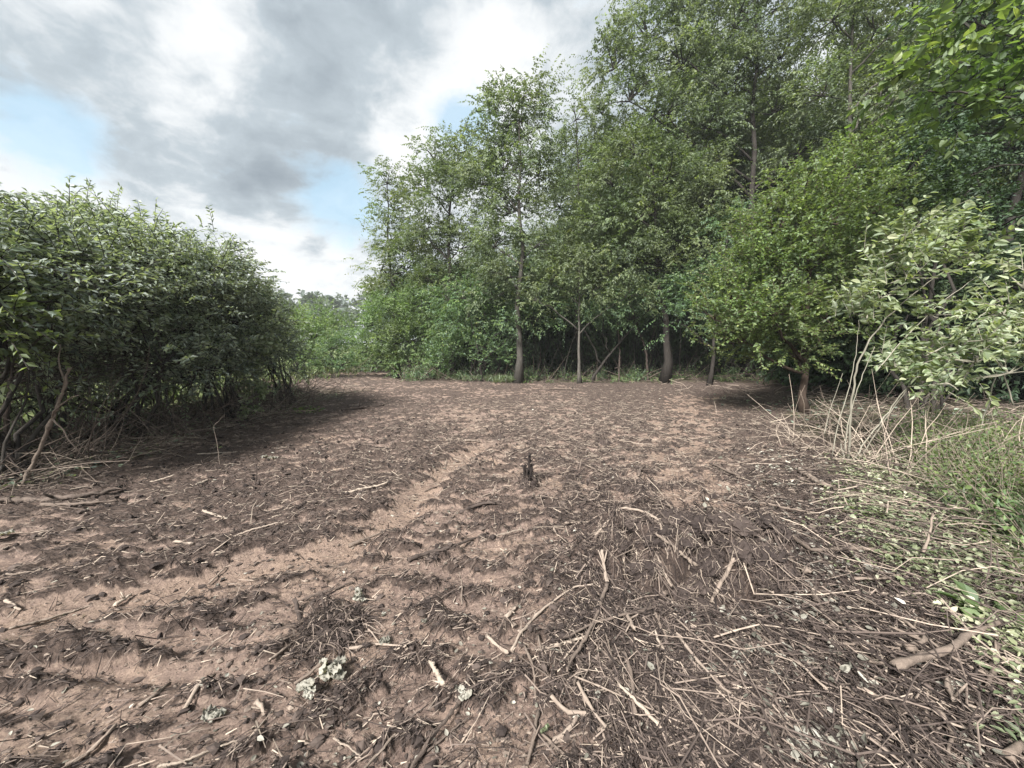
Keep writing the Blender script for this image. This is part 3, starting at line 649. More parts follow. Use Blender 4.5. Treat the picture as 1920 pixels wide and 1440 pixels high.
build_plant('olive_shrub', 'last shrub of the left thicket, sloping down towards the gap', 'shrub', (-6.2, 10.4), [
    (-6.6, 9.7, 2.1, .7, .7, .6), (-6.2, 9.9, 1.4, .6, .6, .6), (-6.9, 10.8, 1.7, .7, .8, .6), (-6.5, 10.5, .9, .5, .6, .5)],
    204, M['leaf_olive'], M['bark_dark'], 9, OLV, group=G_L, stems=10, stem_r=.025, stem_spread=.6)
lb = build_plant('olive_shrub', 'back shrub of the left thicket showing between the big one and the arching one', 'shrub', (-8.4, 7.0), [
    (-8.4, 7.0, 2.9, 1.2, 1.2, .7), (-8.0, 6.2, 2.5, 1.0, 1.0, .8), (-8.2, 7.8, 2.4, 1.1, 1.1, .9), (-8.9, 6.8, 1.7, 1.1, 1.1, .8)],
    205, M['leaf_olive'], M['bark_dark'], 6.5, dict(OLV, twig=False, L=.11, W=.05), group='back row of the left thicket', stems=9, stem_r=.03)
for (x, y, s, rz, w) in [(-8.6, 9.4, .8, 1.2, 'behind the low-hanging shrub with the vine'), (-9.6, 5.0, .9, 2.6, 'at the left frame edge behind the big grey-green one'), (-8.6, 11.6, .6, 4.0, 'behind the last sloping shrub'),
        (-7.5, 6.0, .55, 5.1, 'low down behind the dark hollow'), (-7.4, 8.0, .55, 2.1, 'low down behind the bare stems of the vine'), (-7.6, 4.4, .55, 3.1, 'low down behind the leaning broken stem'), (-7.4, 10.2, .5, 1.1, 'low down near the far corner')]:
    copy_plant(lb, (x, y), rz, s, 'dark shrub of the left thicket, '+w, 'back row of the left thicket')

# ---------------------------------------------------------------- right: round-leaved shrub and dark neighbours
HON = dict(L=.075, W=.046, n=13, sl=.5, droop=.18, ldroop=.1, up=.35, spread=.20, twig=True, cl=5, flat=.95)
build_plant('honeysuckle_shrub', 'large bright round-leaved shrub on a reddish brown trunk at the right edge', 'shrub', G(1508, 782)[:2], lob(8.9, None,
    (1590, 330, 56, 44, .8), (1510, 350, 44, 40, .4), (1560, 420, 70, 50), (1460, 430, 54, 46), (1420, 500, 60, 46), (1520, 510, 74, 54), (1370, 560, 50, 40), (1340, 600, 36, 30, -.3),
    (1450, 590, 66, 46, -.5), (1550, 600, 66, 46, -.2), (1400, 640, 50, 36), (1480, 660, 56, 30), (1620, 490, 50, 60, .3), (1640, 400, 50, 46, .8)),
    301, M['leaf_round'], M['bark_brown'], 11.5, dict(HON, L=.085, W=.055), .085, P(1530, 430, 9.1), limb_n=12, trunk_v=.0, nsec=6)
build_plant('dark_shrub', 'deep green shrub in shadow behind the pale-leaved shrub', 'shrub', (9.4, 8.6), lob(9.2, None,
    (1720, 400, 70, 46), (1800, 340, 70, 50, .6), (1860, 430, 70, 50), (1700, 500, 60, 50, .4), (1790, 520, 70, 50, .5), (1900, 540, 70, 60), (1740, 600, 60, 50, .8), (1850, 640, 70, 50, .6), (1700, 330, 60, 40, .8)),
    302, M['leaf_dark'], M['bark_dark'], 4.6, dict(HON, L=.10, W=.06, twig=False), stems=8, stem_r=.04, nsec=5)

# ---------------------------------------------------------------- near plants whose single leaves can be told apart
def leaf_variants(name, m_, tmpl=LEAF8, n=6):
    out = []
    for i in range(n):
        V = tmpl[0].copy(); V[:, 2] += .05*np.sin(V[:, 1]*3+i); V[:, 0] *= .9+.05*i
        out.append(new_mesh(name, V, [tmpl[1]], m_, {'v': np.full(len(V), (i+.5)/n)}))
    return out
def leaf_parts(root, off_, pos, d, n, L, Wd, meshes, rng):
    d = nrm(d); s = nrm(np.cross(d, n)); n2 = np.cross(s, d)
    for i in range(len(pos)):
        o = bpy.data.objects.new('leaf', meshes[rng.integers(0, len(meshes))]); COL.objects.link(o); o.parent = root
        w, l = float(Wd[i]), float(L[i]); q = pos[i]-off_
        o.matrix_local = Matrix(((s[i, 0]*w, d[i, 0]*l, n2[i, 0]*l, q[0]), (s[i, 1]*w, d[i, 1]*l, n2[i, 1]*l, q[1]), (s[i, 2]*w, d[i, 2]*l, n2[i, 2]*l, q[2]), (0, 0, 0, 1)))
def near_plant(name, label, cat, foot, stems, lobes, seed, leafm, barkm, dens, sp, nparts, v=.35, group=None):
    """stems: list of (points, radius)"""
    rng = np.random.default_rng(seed); s = dict(SPEC); s.update(sp)
    foot = np.array([foot[0], foot[1], float(H(foot[0], foot[1]))-.02]); root = thing(name, label, cat, foot, group)
    for pts, r0 in stems:
        p = np.array(pts); k = len(p); t = np.linspace(0, k-1, 4*k)
        q = np.stack([np.interp(t, np.arange(k), p[:, j]) for j in range(3)], 1)
        for _ in range(2): q[1:-1] = (q[:-2]+2*q[1:-1]+q[2:])/4
        q[1:-1] += rng.normal(size=(len(q)-2, 3))*r0*.35
        T = Acc(); V, f, a = tubes(q[None], (r0*.78*np.linspace(1, .35, len(q)))[None], 8, np.array([v+rng.normal()*.06])); T.add(V, f, a)
        link('stem', T.mesh(name+'_stem', barkm, True, foot), root)
    O, D, CV, CC = crown_points(rng, lobes, dens/DM, s)
    p, d, n, L, Wd, vv, tw = shoot_leaves(rng, O, D, CV, s)
    ok = p[:, 2] > foot[2]+.05; p, d, n, L, Wd, vv = p[ok], d[ok], n[ok], L[ok], Wd[ok], vv[ok]
    o = np.argsort(np.hypot(p[:, 0], p[:, 1])); px = 960+718*p[:, 0]/p[:, 1]
    inn = o[(px[o] < 1925) & (px[o] > -5) & (p[o, 2] < 1.6+p[o, 1]*.86)]; sel = inn[:nparts]
    rest = np.setdiff1d(np.arange(len(p)), sel)
    leaf_parts(root, foot, p[sel], d[sel], n[sel], L[sel]*1.05, Wd[sel], leaf_variants(name+'_leaf', leafm), rng)
    A = Acc()
    if len(rest): A.add(*leaves(p[rest], d[rest], n[rest], L[rest], Wd[rest], vv[rest], LEAF4), 0)
    r = np.array([.004, .003, .0015])[None]*np.ones((len(tw), 1)); V, f, a = tubes(tw, r, 4, cap=False); A.add(V, f, a+v, 1)
    sec = [bezier(c, e, rng, 5, .05, .05) for c, cs in CC for e in cs[:10]]
    V, f, a = tubes(np.array(sec), np.linspace(.009, .004, 5)[None]*np.ones((len(sec), 1)), 5, cap=False); A.add(V, f, a+v, 1)
    link('crown', A.mesh(name+'_crown', [leafm, barkm], False, foot), root, kind='stuff')
    return root
def pl(d, *pts): return [P(a, b, d+(c[0] if c else 0)) for a, b, *c in pts]
f1 = G(1590, 872); D1 = f1[1]
PALE = dict(L=.098, W=.040, n=12, sl=.42, droop=.15, ldroop=.30, up=.35, spread=.11, cl=4, flat=.5, side=.7)
near_plant('pale_shrub', 'bent shrub with silvery pale leaves on light grey stems by the edge of the soil', 'shrub', f1[:2], [
    (pl(D1, (1590, 872), (1592, 810), (1598, 750), (1604, 690), (1628, 640), (1662, 595), (1720, 545, .2), (1780, 500, .3)), .020),
    (pl(D1, (1598, 868), (1628, 820), (1670, 765), (1705, 720), (1745, 680, .1)), .014),
    (pl(D1, (1583, 850), (1590, 790), (1606, 735), (1622, 690), (1640, 650)), .010),
    (pl(D1, (1560, 855), (1572, 790), (1592, 730), (1606, 660), (1610, 600)), .009),
    (pl(D1, (1606, 870), (1650, 800), (1690, 745), (1720, 700), (1735, 640, .2)), .012),
    (pl(D1, (1640, 700), (1690, 640), (1760, 570), (1830, 520, .3)), .010),
    (pl(D1, (1545, 815), (1556, 770), (1580, 700)), .006),
    (pl(D1, (1583, 872), (1582, 855), (1577, 832)), .016)],
    lob(D1, .35, (1660, 480, 40, 30), (1700, 520, 50, 32), (1770, 470, 60, 22, .2), (1830, 480, 50, 24, .3), (1650, 560, 30, 34), (1625, 600, 26, 28), (1740, 590, 30, 20, .2),
        (1680, 690, 26, 20), (1730, 700, 34, 22), (1660, 455, 26, 16), (1610, 560, 20, 12)),
    311, M['leaf_pale'], M['bark_pale'], 20, dict(PALE, W=.044, up=.5), 300, .30)
f2 = np.array([4.6, 3.7, 0]); D2 = 3.9
near_plant('pale_shrub', 'second pale-leaved shrub leaning in from the right frame edge over the weeds', 'shrub', G(1828, 865)[:2], [
    (pl(G(1828, 865)[1], (1828, 868), (1838, 800), (1862, 730), (1876, 660), (1880, 600)), .013),
    (pl(D1-.2, (1735, 668), (1790, 640), (1830, 600), (1880, 560)), .012),
    (pl(D1-.2, (1900, 760), (1880, 690), (1905, 600)), .012)],
    lob(D1-.35, .4, (1880, 590, 50, 34), (1920, 540, 40, 40), (1830, 680, 50, 30), (1890, 700, 60, 44), (1780, 720, 44, 24), (1960, 640, 50, 60), (1860, 640, 40, 26), (1800, 640, 26, 18)),
    312, M['leaf_pale'], M['bark_pale'], 20, PALE, 260, .30)
near_plant('overhanging_tree', 'near tree reaching in from the upper right with large bright green leaves', 'tree', (8.9, 4.6), [
    ([(8.9, 4.6, 0), (9.0, 4.7, 2), (9.3, 4.8, 4), (9.2, 4.9, 6.0), (9.0, 5.2, 8)], .12),
    ([(9.2, 4.8, 3.6), (8.6, 5.2, 4.3), tuple(P(1880, 180, 5.9)), tuple(P(1740, 170, 6.0))], .035),
    ([(9.2, 4.9, 5.0), (8.4, 5.4, 5.8), tuple(P(1860, 60, 6.0)), tuple(P(1780, 20, 6.2))], .035),
    ([(9.2, 4.8, 2.6), (8.6, 5.2, 3.3), tuple(P(1900, 300, 6.0)), tuple(P(1820, 330, 6.1))], .025)],
    lob(6.0, .6, (1850, 20, 60, 26), (1900, 70, 60, 30), (1740, 120, 40, 20), (1810, 120, 56, 24), (1880, 170, 60, 30), (1810, 200, 50, 18), (1700, 130, 22, 10), (1860, 250, 44, 22), (1800, 10, 40, 20), (1980, 100, 60, 80)),
    313, M['leaf_bright'], M['bark_dark'], 9, dict(PALE, L=.135, W=.082, n=9, sl=.55, flat=1.2, ldroop=.35, up=.05, spread=.16), 300, .1)
vf = G(474, 792)
near_plant('hanging_vine', 'light green heart-leaved vine hanging down the front of the left thicket', 'vine', vf[:2], [
    (pl(vf[1], (480, 640), (472, 690), (478, 740), (474, 788)), .006), (pl(vf[1], (500, 660), (490, 700), (486, 750)), .005)],
    lob(vf[1], .12, (478, 660, 16, 18), (470, 700, 12, 20), (478, 740, 13, 20), (470, 775, 10, 14), (500, 650, 16, 16)),
    314, M['leaf_pale'], M['bark_pale'], 110, dict(PALE, L=.075, W=.062, n=6, sl=.16, spread=.05, cl=3, flat=.2, ldroop=.9), 110, .2)

# ---------------------------------------------------------------- sticks and other single pieces
def on_ground(pxs, lift=.02, tips=0.):
    pts = []
    for (a, b) in pxs:
        g = G(a, b)
        for _ in range(6): g = G(a, b, float(H(g[0], g[1])))
        pts.append([g[0], g[1], float(H(g[0], g[1]))])
    p = np.array(pts); k = len(p)
    # a stiff stick bridges hollows: never below the straight line between its highest supports
    p[:, 2] += lift
    return p
def stick_mesh(q, r0, rng, v, sides=8, taper=.6, knob=None, brk=True, rough=1.0):
    k = len(q); n = max(6, int(np.linalg.norm(np.diff(q, axis=0), axis=1).sum()/.035)); n = min(n, 40)
    t = np.linspace(0, k-1, n); p = np.stack([np.interp(t, np.arange(k), q[:, j]) for j in range(3)], 1)
    for _ in range(2): p[1:-1] = (p[:-2]+2*p[1:-1]+p[2:])/4
    p[1:-1] += rng.normal(size=(n-2, 3))*r0*.22*rough
    r = r0*np.linspace(1, taper, n)*(1+.13*rough*rng.normal(size=n)); r = np.maximum(r, r0*.3)
    for i in rng.integers(1, n-1, max(1, n//9)): r[i] *= 1+.3*rough
    T = Acc(); V, f, a = tubes(p[None], r[None], sides, np.array([v]))
    V = V+rng.normal(size=V.shape)*r0*.07
    if brk: V[-sides:] += rng.normal(size=(sides, 3))*r0*.5; V[:sides] += rng.normal(size=(sides, 3))*r0*.35
    T.add(V, f, a)
    # a side stub or two
    for _ in range(rng.integers(0, 3)):
        i = rng.integers(1, n-1); d = nrm(rng.normal(size=3)*[1, 1, .6]+[0, 0, .3]); l = r0*(3+5*rng.random())
        sp_ = np.stack([p[i], p[i]+d*l*.6, p[i]+d*l]); V, f, a = tubes(sp_[None], np.array([[r0*.5, r0*.4, r0*.25]]), 5, np.array([v])); T.add(V, f, a)
    return T
SR = np.random.default_rng(77)
def stick(px, rp, v, label, name='stick', cat='stick', lift=None, group='sticks and branches lying on the cleared soil', taper=.6):
    v = v*.85 if v > .3 else v; g0 = G(*px[len(px)//2]); r0 = rp/F*g0[1]*(.98 if px[0][0] > 900 and px[0][1] > 930 and rp < 7 else .9)
    q = on_ground(px, (r0*.8+.012+(.032 if px[0][0] > 1050 and px[0][1] > 950 else .0)+(.045 if rp == 8.5 else 0)) if lift is None else lift)
    T = stick_mesh(q, r0, SR, v, taper=taper, rough=.35 if rp > 8 else 1)
    me = T.mesh('stick', M['stick'], True, q[0])
    o = link(name, me, None, q[0], label=label, category=cat, group=group); return o
S_ = [
 ([(1673,1289),(1724,1273),(1784,1253),(1804,1231),(1836,1215),(1882,1196)], 8.5, .40, 'thickest smooth grey branch, kinked in the middle, beside the green leaves at lower right'),
 ([(1395,988),(1437,1012),(1478,1039)], 5.5, .62, 'straight pale stick just above the torn root mound'),
 ([(1500,890),(1535,905),(1568,927)], 6, .50, 'stout peeled stick with a blunt end below the bare grey stems'),
 ([(1482,1045),(1522,1047),(1582,1041),(1643,1045),(1723,1067),(1796,1078),(1848,1084),(1925,1053)], 3.6, .30, 'very long grey branch arching right from behind the root mound'),
 ([(1603,1098),(1650,1092),(1695,1090),(1711,1073)], 2.6, .45, 'thin straight twig joining the upright kinked twig from the left'),
 ([(1582,1118),(1643,1150),(1695,1182),(1756,1231),(1804,1261),(1925,1309)], 3.2, .55, 'long straight pale cane running under the thick smooth grey branch'),
 ([(1568,1180),(1627,1202),(1715,1241),(1760,1259)], 3.6, .52, 'straight cane right of the root mound, ending left of the thick smooth branch'),
 ([(1425,1061),(1457,1090),(1482,1120)], 3.4, .10, 'dark slanting stick lying on the top of the root mound'),
 ([(1337,1045),(1393,1046),(1449,1057)], 3.2, .55, 'pale bowed stick along the crest of the root mound'),
 ([(1522,1128),(1540,1162),(1572,1206)], 5.5, .38, 'splintered brown root running down from the right end of the mound'),
 ([(1268,1206),(1321,1275),(1361,1311),(1401,1347)], 3.4, .60, 'long pale stick slanting down below the left foot of the mound'),
 ([(1268,1176),(1345,1247),(1421,1323),(1486,1384)], 2.2, .50, 'long thin twig slanting down right, above the long pale stick'),
 ([(1502,1277),(1554,1319)], 2.8, .62, 'short straight pale stick in the bare soil below the mound'),
 ([(1868,1230),(1848,1307)], 6.0, .42, 'short thick upright stick below the end of the thick smooth branch'),
 ([(1774,1298),(1784,1338)], 6.0, .55, 'short stubby pale piece below the thick smooth grey branch'),
 ([(1885,1442),(1925,1410)], 9.0, .40, 'end of a thick branch cut by the lower right corner'),
 ([(1754,1349),(1784,1388),(1776,1440)], 4.2, .40, 'bent brown stick near the lower right corner'),
 ([(1700,1242),(1735,1219)], 6.5, .45, 'short stout chunk of wood between two straight canes'),
 ([(1627,1257),(1660,1262),(1687,1271)], 3.6, .38, 'short brown stick left of the thick smooth branch tip'),
 ([(1518,918),(1526,941),(1508,967)], 3.2, .42, 'hook-shaped light twig below the stout peeled stick'),
 ([(1346,975),(1377,1001)], 2.6, .60, 'short light twig left of the straight pale stick'),
 ([(1595,945),(1703,941),(1844,924),(1925,912)], 2.4, .62, 'long level straw-coloured cane pointing to the right frame edge over the weeds'),
 ([(1663,965),(1744,973),(1790,990),(1836,1015)], 3.0, .55, 'bowed tan branch over the cut green leaves'),
 ([(1504,1088),(1520,1073)], 6.0, .48, 'stubby broken end sticking out of the mound crest'),
 ([(959,1227),(977,1190),(1014,1150),(1077,1109),(1112,1102)], 2.8, .66, 'long pale bowed twig left of the brush at the centre'),
 ([(1128,1034),(1131,1065),(1138,1107)], 3.6, .66, 'pale peeled upright-pointing stick at the top of the brush'),
 ([(1139,1109),(1131,1132),(1114,1182),(1093,1223),(1070,1257),(1062,1277)], 4.2, .34, 'brown crooked branch running down the centre of the brush'),
 ([(1114,1022),(1160,1032),(1204,1050),(1240,1060)], 3.4, .60, 'pale straight stick lying crosswise at the upper edge of the brush'),
 ([(1220,1155),(1152,1173),(1114,1186),(1056,1213)], 3.4, .25, 'dark rough branch crossing the brown crooked one'),
 ([(912,1198),(930,1214),(952,1231)], 3.4, .68, 'short pale stick pointing at the lower end of the bowed twig'),
 ([(1031,1330),(1060,1346),(1097,1369)], 5.0, .58, 'thick pale split stick at the bottom centre'),
 ([(1010,1340),(1000,1390),(990,1440)], 4.6, .42, 'stick standing out towards the bottom frame edge, left of the thick split stick'),
 ([(1083,1298),(1102,1340),(1135,1402)], 3.8, .60, 'pale straight stick right of the thick split stick'),
 ([(1170,1242),(1185,1290),(1189,1361)], 5.0, .34, 'thick brown stick between the two long slanting ones'),
 ([(1243,1044),(1250,1119)], 4.2, .38, 'rough stick at the left end of the root mound'),
 ([(1174,1165),(1189,1200)], 4.2, .60, 'short pale chip of a branch below the crossing dark branch'),
 ([(1033,987),(1047,1007)], 2.6, .66, 'very short pale twig above the brush'),
 ([(655,1028),(690,1014),(720,1002)], 3.6, .40, 'straight brown stick lying alone left of centre'),
 ([(766,1055),(800,1043),(843,1032),(914,1011)], 4.2, .05, 'dark muddy branch along the rut left of centre'),
 ([(655,1222),(710,1212),(762,1218)], 3.2, .66, 'pale level stick left of centre beyond the pale leaf heap'),
 ([(1077,1286),(1139,1311),(1222,1350),(1290,1380)], 2.0, .58, 'long thin straight twig over the bottom of the brush'),
 ([(704,1073),(731,1046)], 2.6, .55, 'short twig below the lone straight brown stick'),
 ([(950,1163),(968,1144)], 4.0, .66, 'short flat pale splinter inside the curve of the bowed twig'),
 ([(983,1219),(1002,1265),(1004,1325)], 2.6, .42, 'thin brown twig left of the crooked branch'),
 ([(1008,1194),(1016,1230),(1027,1263)], 3.0, .40, 'crooked thin stick right beside the thin brown twig'),
 ([(1037,1396),(1060,1384),(1082,1372)], 4.0, .58, 'pale stick making an angle with the thick split stick'),
 ([(1012,1380),(1060,1425)], 3.6, .40, 'brown stick crossing at the bottom frame edge'),
 ([(864,965),(893,957),(929,950)], 3.6, .08, 'dark bowed branch beyond the rut, left of the charred stubs'),
 ([(262,1331),(290,1310),(320,1286)], 4.0, .52, 'tan straight stick at the lower left among the ruts'),
 ([(348,1339),(376,1306),(404,1273)], 4.2, .60, 'pale stick parallel to the tan one at the lower left'),
 ([(125,1440),(170,1415),(219,1390)], 4.4, .52, 'tan stick at the very bottom left'),
 ([(552,1289),(576,1274),(600,1258)], 3.2, .42, 'brown twig beside the crumpled pale leaves'),
 ([(326,1013),(362,1023)], 3.0, .66, 'short white stick in the mulch on the left'),
 ([(459,1406),(483,1374),(509,1341)], 2.2, .62, 'thin pale twig at the bottom, left of centre'),
 ([(483,1322),(497,1346)], 4.6, .60, 'short broad pale chip at the bottom left'),
 ([(213,1113),(246,1120)], 3.6, .80, 'small white chip of wood above the bare clay strip'),
 ([(10,1148),(40,1149)], 3.6, .70, 'small pale chip at the left frame edge'),
 ([(392,1082),(424,1066)], 2.0, .55, 'small pale twig across the clay strip'),
 ([(0,950),(60,944),(140,940),(228,930)], 6.5, .20, 'dark rotting log lying along the foot of the left thicket'),
 ([(80,958),(150,953),(220,944)], 3.5, .32, 'thinner dark branch lying in front of the rotting log'),
 ([(110,848),(150,852),(165,860)], 3.0, .60, 'pale bent stick under the left thicket'),
 ([(160,862),(200,856),(240,862)], 2.6, .45, 'thin level stick under the left thicket beside the pale bent one'),
 ([(1388,905),(1345,880),(1330,872)], 2.6, .25, 'thin dark stick beside the root lump right of centre'),
 ([(1032,730),(1090,732)], 1.3, .30, 'long light stick far off at the foot of the wood'),
 ([(640,766),(720,762)], 2.4, .12, 'thin dark branch lying far off on the left of the clearing'),
 ([(1080,870),(1125,886)], 2.4, .55, 'thin straight stick right of the dark clod'),
 ([(870,829),(900,831)], 3.0, .60, 'pale stick in the middle distance left of the stubs'),
 ([(1195,895),(1205,885)], 4.0, .18, 'dark knob of wood right of the charred stubs'),
]
for px, rp, v, lb_ in S_:
    nm = 'branch' if 'branch' in lb_ and rp > 3 else ('log' if 'rotting log' in lb_ else 'stick')
    stick(px, rp, v, lb_, nm, {'branch': 'branch', 'log': 'log', 'stick': 'stick'}[nm])
# raised twig rising from the brush at right
q = np.array([G(1711, 1073), P(1735, 1029, G(1711, 1073)[1]+.02), P(1752, 962, G(1711, 1073)[1]+.06)]); q[0][2] = float(H(*q[0][:2]))
link('stick', stick_mesh(q, .011, SR, .48).mesh('stick', M['stick'], True, q[0]), None, q[0], label='kinked light twig rising upright from the brush over the long arching branch', category='stick', group='sticks and branches lying on the cleared soil')

# loose broken sticks: single objects too, alike
def flow(x, y, rng):
    """direction in which debris was combed"""
    n = np.size(x)
    left = 1-sst(x+.15*rng.normal(size=n), -.2, .5); near = 1-sst(y, 3.3, 4.6)
    a1 = R(32)+rng.normal(size=n)*.45; a2 = R(-60)+rng.normal(size=n)*.6; a3 = R(5)+rng.normal(size=n)*1.0; a4 = rng.random(n)*math.pi
    a = np.where(rng.random(n) < left, a1, a2); a = np.where(rng.random(n) < near, a, a3); return np.where(rng.random(n) < .25, a4, a)
def loose_sticks():
    rng = np.random.default_rng(31); k = 0
    protos = []
    for i in range(24):
        l = 1.0; n = 5; t = np.linspace(-.5, .5, n)
        q = np.stack([t, rng.normal(size=n)*.035, np.abs(rng.normal(size=n))*.02], 1)
        protos.append(stick_mesh(q, .03+.015*rng.random(), rng, .15+.55*rng.random(), 6).mesh('loose_stick', M['stick'], True))
    while k < 205:
        r = math.exp(rng.uniform(math.log(1.25), math.log(7.5))); th = rng.uniform(-.95, .95); x, y = r*math.sin(th), r*math.cos(th)
        w = .15+.85*float(sst(np.array(x), .2, 1.2))*(1 if y < 4.5 else .5)
        if rng.random() > w or (clear_mask(np.array([x]), np.array([y]))[0] < .4 and x < 0): continue
        L_ = rng.uniform(.10, .34)*(1+.08*r); a = float(flow(np.array([x]), np.array([y]), rng)[0])
        c, s = math.cos(a), math.sin(a)
        z1, z2 = float(H(x-c*L_/2, y-s*L_/2)), float(H(x+c*L_/2, y+s*L_/2)); z0 = max(float(H(x, y)), (z1+z2)/2)
        o = link('loose_stick', protos[rng.integers(0, 24)], None, (x, y, z0+.012+.012*rng.random()), category='stick', group='short broken sticks strewn over the soil',
                 label='short broken stick, one of many strewn loose over the churned soil and brush')
        o.rotation_euler = (rng.random()*6, -math.atan2(z2-z1, L_)+rng.normal()*.10, a)
        o.scale = (L_, L_*rng.uniform(.55, .95)*.9, L_*rng.uniform(.55, .95)*.9); k += 1
loose_sticks()

# ---------------------------------------------------------------- litter nobody could count
def sample(rng, n, r0, r1, acc, th=1.02):
    X = []; Y = []; c = 0
    while c < n:
        m_ = 2*n; r = np.exp(rng.uniform(math.log(r0), math.log(r1), m_)); t = rng.uniform(-th, th, m_); x, y = r*np.sin(t), r*np.cos(t)
        k = rng.random(m_) < acc(x, y); X.append(x[k]); Y.append(y[k]); c += int(k.sum())
    return np.concatenate(X)[:n], np.concatenate(Y)[:n]
def fibres(name, label, n, acc, seed, len_, rad_, vlo, vhi, r0=1.0, r1=17, segs=1, up=.12, sides=3, matn='fibre', lift=.004, vpow=1.0, flowf=None, th=1.02, sink=.2):
    rng = np.random.default_rng(seed); x, y = sample(rng, n, r0, r1, acc, th)
    r = np.hypot(x, y); L_ = rng.uniform(*len_, n)*(1+.05*r); a = (flowf or flow)(x, y, rng)
    c, s = np.cos(a), np.sin(a); K = segs+1; t = np.linspace(-.5, .5, K)
    cv = rng.normal(size=n)*.30
    px = x[:, None]+c[:, None]*L_[:, None]*t-(s*cv*L_)[:, None]*(1-4*t*t); py = y[:, None]+s[:, None]*L_[:, None]*t+(c*cv*L_)[:, None]*(1-4*t*t)
    if segs > 1:
        px = px+rng.normal(size=px.shape)*.055*L_[:, None]; py = py+rng.normal(size=px.shape)*.055*L_[:, None]
    h = H(px, py); h0 = H(x, y)
    tilt = np.abs(rng.normal(size=n))*up*np.where(rng.random(n) < .5, 1, -1)
    z = np.maximum(h*(1-sink)+sink*h0[:, None], h-.01)+lift+rng.random((n, 1))*lift*2.5+(tilt*L_)[:, None]*(t+.5*np.sign(tilt)[:, None])*1.0
    z = z+(np.abs(rng.normal(size=n))*.05*L_)[:, None]*(1-4*t*t)*(segs > 1)
    rad = (rng.uniform(*rad_, n)*(1+.07*r))[:, None]*np.linspace(1, .55, K)[None]
    v = vlo+(vhi-vlo)*rng.random(n)**vpow
    V, f, at = tubes(np.stack([px, py, z], -1), rad, sides, v, cap=False)
    A = Acc(); A.add(V, f, at); link(name, A.mesh(name, [M[matn]]), kind='stuff', label=label)
def face(x, y): return 1-.85*np.exp(-((x-1.36)/.7)**4-((y-2.45)/.16)**4)
def acc_mulch(x, y): return face(x, y)*(.13+.87*(1-clay_mask(x, y))**1.5)*(.15+.85*clear_mask(x, y))
fibres('shredded_fibre', 'dark shredded bark and root fibre covering the churned soil', 56000, acc_mulch, 41, (.012, .06), (.0010, .0028), -.15, .75, up=.35, vpow=2.1)
fibres('wood_chips', 'pale wood splinters scattered over the soil', 6000, lambda x, y: (.25+.75*(1-clay_mask(x, y)))*(.3+.7*clear_mask(x, y)), 42, (.010, .04), (.0012, .0030), .30, .85, vpow=1.8)
fibres('twig_litter', 'thin bent twigs tangled over the ground', 7000, lambda x, y: face(x, y)*(.14+.9*sst(x, .0, 1.0)*(1-sst(y, 6, 9))+.25*sst(y, 3, 6))*(.3+.7*(1-clay_mask(x, y)))*np.where(x < LEFT_EDGE, .1, 1), 43, (.04, .20), (.0010, .0032), -.15, .75, segs=2, up=.22, r1=10, vpow=1.4, lift=.008)
fibres('straw_litter', 'fine straw-coloured stalks over the middle of the clearing', 6500, lambda x, y: np.exp(-((x-1.5)/3.5)**2-((y-8.5)/4.0)**2)*clear_mask(x, y), 44, (.04, .12), (.0014, .0026), .35, .95, r0=4, r1=17, up=.10)
def acc_cut(x, y):
    xr = np.interp(y, [0, 1.5, 3.2, 5.2, 8], [2.0, 2.25, 2.9, 4.6, 6.6]); return sst(x+.5*perlin(x*2, y*2), xr-.35, xr+.5)*(1-sst(y, 4.6, 6.2))
# long combed canes in the brush at the right
def flow_right(x, y, rng): return np.where(rng.random(np.size(x)) < .60, R(-48)+rng.normal(size=np.size(x))*.5, rng.random(np.size(x))*math.pi)
def acc_right(x, y):
    xr = np.interp(y, [0, 1.5, 3.2, 5.2, 8], [.8, 1.0, 1.9, 3.9, 6.0])
    return sst(x, xr-.5, xr+.5)*(1-sst(x, xr+2.4, xr+3.4))*(1-sst(y, 5.4, 6.6))
fibres('brush_canes', 'tangle of thin dry canes and cut stems along the right edge', 500, acc_right, 45, (.12, .65), (.0014, .0050), -.2, .70, r0=1.1, r1=7.5, segs=4, up=.14, sides=4, vpow=1.3, lift=.015, flowf=flow_right)
fibres('cut_stalks', 'long pale cut stalks lying over the heaped leaves at right', 190, acc_cut, 49, (.20, .8), (.0014, .0042), .1, .75, r0=1.7, r1=7, segs=4, up=.12, sides=4, lift=.05, flowf=lambda x, y, g: np.where(g.random(np.size(x)) < .6, R(5)+g.normal(size=np.size(x))*.35, g.random(np.size(x))*3.14))
fibres('matted_litter', 'short dark matted shreds filling the brush at right', 14000, lambda x, y: face(x, y)*sst(x, .1, .8)*(1-sst(y, 3.4, 5.0))*(1-.6*clay_mask(x, y)), 50, (.008, .035), (.0012, .0042), -.2, .6, r0=1.1, r1=6, up=.5, vpow=1.6, lift=.012, flowf=lambda x, y, g: g.random(np.size(x))*3.14)
fibres('brush_chips', 'short chopped pieces of stem in the brush at right', 5000, lambda x, y: face(x, y)*sst(x, .2, .9)*(1-sst(y, 3.6, 5.2))*(1-.7*clay_mask(x, y)), 48, (.02, .09), (.0018, .0055), -.2, .65, r0=1.1, r1=6, segs=1, up=.35, sides=4, vpow=1.7, lift=.012)
# under the left thicket and along the wood edge
def acc_edge(x, y): return np.maximum(sst(-x, 5.0, 5.6)*(1-sst(-x, 7.5, 9))*(1-sst(y, 14, 16)), sst(x, 5, 7)*.6)*(1-clear_mask(x, y)*.6)
fibres('thicket_litter', 'dead twigs and stalks on the ground under the thickets', 3500, acc_edge, 47, (.10, .45), (.002, .005), .1, .8, r0=3.5, r1=20, segs=2, up=.25, lift=.01, th=1.08)

